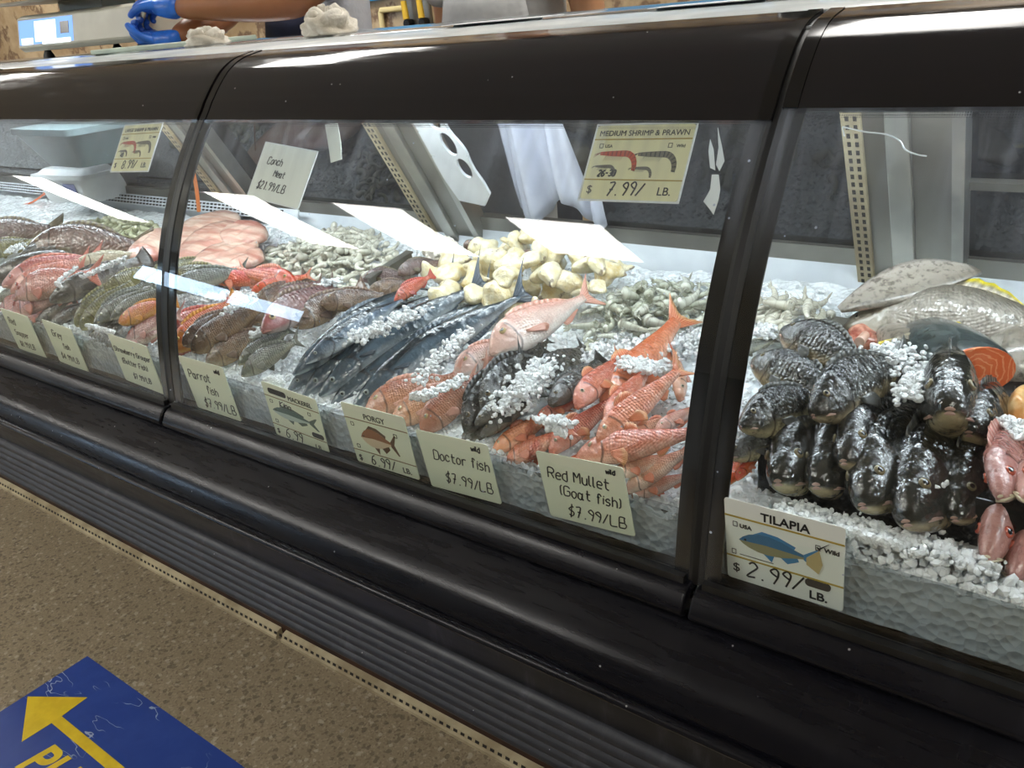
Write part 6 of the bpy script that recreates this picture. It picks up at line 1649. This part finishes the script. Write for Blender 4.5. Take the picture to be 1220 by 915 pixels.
obj('arrow', MB().prism([ARX, (xw, yt), (xb, yc + hw), (.80, yc + hw), (.80, yc - hw), (xb, yc - hw), (xw, yb_)], dz, dz + .0006), M['decal_yellow'], dc, smooth=False)
lt = printed('lettering', 'PLEASE', 0, 0, .115, M['decal_yellow'], dc, z=.0006, bold=.003, shear=.18)
p_ = dpt(18, 912)
lt.matrix_local = Matrix.Translation((p_[0], p_[1], dz + .0004)) @ Matrix.Rotation(0, 4, 'Z')
# ------------------------------------------------------------------ people behind the counter
def skin(name, V, E, mat, parent=None, sub=2, mw=None):
    """V: {key: (co, radius)}; E: list of key chains"""
    keys = list(V); idx = {k: i for i, k in enumerate(keys)}
    me = bpy.data.meshes.new(name)
    ed = [(idx[a], idx[b]) for ch in E for a, b in zip(ch[:-1], ch[1:])]
    me.from_pydata([tuple(V[k][0]) for k in keys], ed, [])
    o = link(name, me, parent, mw)
    m = o.modifiers.new('skin', 'SKIN'); m.use_smooth_shade = True
    for i, k in enumerate(keys):
        r = V[k][1]; sv = me.skin_vertices[0].data[i]
        sv.radius = r if isinstance(r, (tuple, list)) else (r, r); sv.use_root = (i == 0)
    s_ = o.modifiers.new('sub', 'SUBSURF'); s_.levels = sub; s_.render_levels = sub
    bpy.context.view_layer.update()
    me2 = bpy.data.meshes.new_from_object(o.evaluated_get(bpy.context.evaluated_depsgraph_get()))
    o.modifiers.clear(); o.data = me2; bpy.data.meshes.remove(me); me2.name = name
    me2.materials.clear(); me2.materials.append(mat)
    for p in me2.polygons: p.use_smooth = True
    return o
def skin_tone(name, a, b_):
    t = NT(name); co = t.co(); n1 = t.noise(co, 18, 4)
    t.set(col=t.mix(n1, srgb(a), srgb(b_)), rough=.45, sss=.08); t.b.inputs['Subsurface Scale'].default_value = .01
    t.bump(t.noise(co, 120, 3), .12, .002); return t.m
M['skin_brown'] = skin_tone('brown_skin', '#8c5a3c', '#a26b48'); M['skin_tan'] = skin_tone('tan_skin', '#a87855', '#bd8c68')
M['glove'] = varied('blue_nitrile_glove', '#2c6fd2', '#2159b5', 14, .35, .3, 60, .004)
M['shirt_white'] = varied('white_cotton', '#d9dbe0', '#c3c6cf', 7, .85, .4, 14, .03)
M['apron_navy'] = varied('navy_apron', '#1d2742', '#26335a', 8, .7); M['apron_grey'] = varied('grey_white_apron', '#c8c8c6', '#b4b5b6', 4, .7, .5, 9, .03)
M['trousers'] = varied('dark_trousers', '#20242e', '#2b303c', 9, .8); M['hair'] = varied('black_hair', '#15110f', '#2a211d', 40, .5, .5, 120, .004)
V3 = Vector
def person(root_name, base, face, label, skinm, top_mat, apron_mat, arms, zoff):
    """base: floor point under the pelvis; arms: {'l'/'r': (elbow, wrist)} in world; the worker faces -y"""
    r = empty(root_name, base); tag(r, label, 'person'); bpy.context.view_layer.update(); inv = r.matrix_world.inverted()
    B = base + V3((0, 0, zoff))
    P = lambda x, y, z: B + V3((x, y, z))
    sh = {1: P(.19, -.02, 1.40), -1: P(-.19, -.02, 1.40)}
    V = {'pel': (P(0, 0, .95), (.15, .11)), 'wa': (P(0, 0, 1.08), (.14, .10)), 'ch': (P(0, -.01, 1.28), (.165, .115)), 'nb': (P(0, 0, 1.44), (.08, .07)), 'nk': (P(0, -.01, 1.52), (.055, .055)),
         'hd': (P(0, -.03, 1.62), (.078, .092)), 'ht': (P(0, -.02, 1.72), (.070, .080))}
    E = [('pel', 'wa', 'ch', 'nb', 'nk', 'hd', 'ht')]
    for sd in (1, -1):
        el, wr = arms[sd]; k = str(sd)
        V['sh' + k] = (sh[sd], .062); V['el' + k] = (el, .046); V['fa' + k] = (el.lerp(wr, .35), .050); V['wr' + k] = (wr, .030)
        E.append(('nb', 'sh' + k, 'el' + k, 'fa' + k, 'wr' + k))
        V['hp' + k] = (P(.095 * sd, 0, .88), .085); V['kn' + k] = (P(.11 * sd, -.02, .50), .058); V['an' + k] = (P(.11 * sd, .02, .10), .040); V['to' + k] = (P(.12 * sd, -.16, .04), .038)
        E.append(('pel', 'hp' + k, 'kn' + k, 'an' + k, 'to' + k))
    b = skin('body', V, E, skinm, None); b.parent = r; b.matrix_parent_inverse = inv
    def ch(o): o.parent = r; o.matrix_parent_inverse = inv; return o
    # face
    f = MB(); f.tube([P(0, -.118, 1.655), P(0, -.135, 1.625), P(0, -.122, 1.608)], [.010, .015, .011], 10); ch(obj('nose', f, skinm))
    for sd in (1, -1):
        f = MB(); f.ball(P(.032 * sd, -.112, 1.658), (.012, .008, .009), 12, 8); ch(obj('eye', f, M['white_plastic']))
        f = MB(); f.ball(P(.085 * sd, -.02, 1.635), (.012, .022, .032), 12, 8); ch(obj('ear', f, skinm))
    f = MB(); f.tube([P(-.026, -.112, 1.578), P(0, -.122, 1.576), P(.026, -.112, 1.578)], [.004, .008, .004], 8); ch(obj('mouth', f, plain('lip_tone_' + root_name + str(round(base.x, 1)), '#8a4a42', .5)))
    h = MB(); n = 24; vs = []
    for i in range(10):
        a = PI * .62 * i / 9
        for j in range(n):
            t = 2 * PI * j / n; k = 1.0 if math.sin(t) > -.55 or a < 1.0 else .82
            vs.append(P(.095 * math.sin(a) * math.cos(t) * k, -.022 + .112 * math.sin(a) * math.sin(t) * k, 1.685 + .105 * math.cos(a)))
    h.add(vs, [(i * n + j, i * n + (j + 1) % n, (i + 1) * n + (j + 1) % n, (i + 1) * n + j) for i in range(9) for j in range(n)] + [tuple(9 * n + j for j in range(n))]); ch(obj('hair', h, M['hair'], angle=None))
    # clothes
    V2 = {'pel': (P(0, 0, .93), (.175, .135)), 'wa': (P(0, 0, 1.08), (.168, .125)), 'ch': (P(0, -.01, 1.28), (.19, .138)), 'nb': (P(0, 0, 1.45), (.085, .078))}
    E2 = [('pel', 'wa', 'ch', 'nb')]
    for sd in (1, -1):
        k = str(sd); el = arms[sd][0]; V2['sh' + k] = (sh[sd], .080); V2['sl' + k] = (sh[sd].lerp(el, .55), .074); V2['se' + k] = (sh[sd].lerp(el, .80), .072); E2.append(('nb', 'sh' + k, 'sl' + k, 'se' + k))
    ch(skin('shirt', V2, E2, top_mat))
    V4 = {'pel': (P(0, 0, .92), (.155, .125))}; E4 = []
    for sd in (1, -1):
        k = str(sd); V4['hp' + k] = (P(.10 * sd, 0, .85), .105); V4['kn' + k] = (P(.11 * sd, -.015, .50), .080); V4['an' + k] = (P(.11 * sd, .02, .12), .068); E4.append(('pel', 'hp' + k, 'kn' + k, 'an' + k))
    ch(skin('trousers', V4, E4, M['trousers']))
    for sd in (1, -1):
        f = MB(); f.ball(P(.12 * sd, -.075, .045), (.055, .15, .046), 16, 8); ch(obj('boot', f, M['gasket']))
    def apr(s, t):
        x = (s - .5) * .40; z = .45 + t * .78; y = -.145 - .012 * math.sin(s * 9) * (1 - t) + x * x * .9 - .01 * (1 - t)
        w = 1 - .35 * max(0, t - .62) / .38
        return P(x * w, y - .012, z)
    ch(mesh_grid('apron', apr, 18, 20, apron_mat, .008))
    return r, inv
def glove_hand(r, inv, wrist, direction, palm, curl, side, mat, name='glove', reach=1.0):
    """hand of palm, four unequal bent fingers and a thumb; direction: wrist to knuckles, palm: palm normal"""
    d = direction.normalized(); n = (palm - d * palm.dot(d)).normalized(); s_ = d.cross(n) * side
    V = {'w0': (wrist - d * .045, .033), 'w1': (wrist - d * .015, .031), 'p0': (wrist + d * .02, (.034, .022)), 'p1': (wrist + d * .055, (.040, .021)), 'p2': (wrist + d * .075, (.038, .018))}
    E = [('w0', 'w1', 'p0', 'p1', 'p2')]
    for k, (off, ln) in enumerate(((.030, .072), (.010, .082), (-.010, .076), (-.029, .060))):
        root = wrist + d * (.078 - abs(off) * .22) + s_ * off; a = 0; p = root; V['k%d' % k] = (p, .0105); ch = ['p1', 'k%d' % k]
        for q, (fr_, rd) in enumerate(((.42, .0098), (.32, .0092), (.26, .0078))):
            a += curl * (.8 + .25 * q); p = p + (d * math.cos(a) + n * math.sin(a)) * (ln * fr_ * reach); V['f%d%d' % (k, q)] = (p, rd); ch.append('f%d%d' % (k, q))
        E.append(tuple(ch))
    t0 = wrist + d * .025 + s_ * .030 + n * .006; t1 = t0 + (d * .6 + s_ * .6 + n * .5).normalized() * .034; t2 = t1 + (d * .85 + s_ * .0 + n * .6).normalized() * .028; t3 = t2 + (d * .8 - s_ * .3 + n * .6).normalized() * .022
    V['t0'] = (t0, .014); V['t1'] = (t1, .012); V['t2'] = (t2, .011); V['t3'] = (t3, .009); E.append(('p0', 't0', 't1', 't2', 't3'))
    o = skin(name, V, E, mat, None, 2); o.parent = r; o.matrix_parent_inverse = inv
    # rolled cuff
    return o
# cutting worker: forearm across the picture, hands over the board
eR = on_y(352, 4, 1.72); wU = on_y(206, 10, 1.52)
eL = on_y(262, 52, 1.66); wL = on_y(206, 48, 1.50)
bx = on_y(392, 10, 1.93)
r1, inv1 = person('person', V3((bx.x - .05, 1.95, 0)), None, 'worker in white shirt and navy apron bent over the board with blue gloves', M['skin_brown'], M['shirt_white'], M['apron_navy'],
                  {1: (eR + V3((.02, 0, 0)), wU), -1: (V3((eL.x, 1.70, 1.50)), wL + V3((0, 0, .0)))}, .26)
dU = (on_y(165, 6, 1.50) - wU); glove_hand(r1, inv1, wU + dU.normalized() * .02, dU, V3((0, -.5, -1)), .95, 1, M['glove'], reach=.85)
dL = (on_y(158, 42, 1.46) - wL); glove_hand(r1, inv1, wL + dL.normalized() * .02, dL, V3((0, -.3, 1)), .95, -1, M['glove'], reach=.85)
kb = on_y(168, 46, 1.47); ku = on_y(170, 14, 1.49)
kn_ = tag(obj('knife', MB().tube([kb, kb.lerp(ku, .5), ku], [.002, .005, .010], 8), M['steel']), 'thin knife gripped between the two blue gloves', 'knife')
bx2 = on_y(598, 10, 1.98)
r2, inv2 = person('person', V3((bx2.x, 2.02, 0)), None, 'worker in pale grey top and long white apron standing behind the counter', M['skin_tan'], M['apron_grey'], M['apron_grey'],
                  {1: (V3((bx2.x + .25, 2.03, 1.40)), V3((bx2.x + .22, 1.95, 1.17))), -1: (V3((bx2.x - .22, 2.02, 1.40)), V3((bx2.x - .19, 1.95, 1.16)))}, .26)
glove_hand(r2, inv2, V3((bx2.x + .22, 1.95, 1.17)), V3((-.1, -.3, -1)), V3((-1, 0, 0)), .3, 1, M['skin_tan'], 'hand')
glove_hand(r2, inv2, V3((bx2.x - .19, 1.95, 1.16)), V3((.1, -.3, -1)), V3((1, 0, 0)), .3, -1, M['skin_tan'], 'hand')
# duckboard platform the workers stand on
db = MB()
for i in range(7): db.box((-4.6, 1.62 + i * .16, .235), (.9, 1.62 + i * .16 + .13, .26))
for x in (-4.5, -2.6, -.8, .8): db.box((x, 1.62, 0), (x + .08, 2.71, .235))
tag(obj('duckboard', db, M['brownstrip'], smooth=False), 'dark slatted duckboard behind the counter', 'platform')
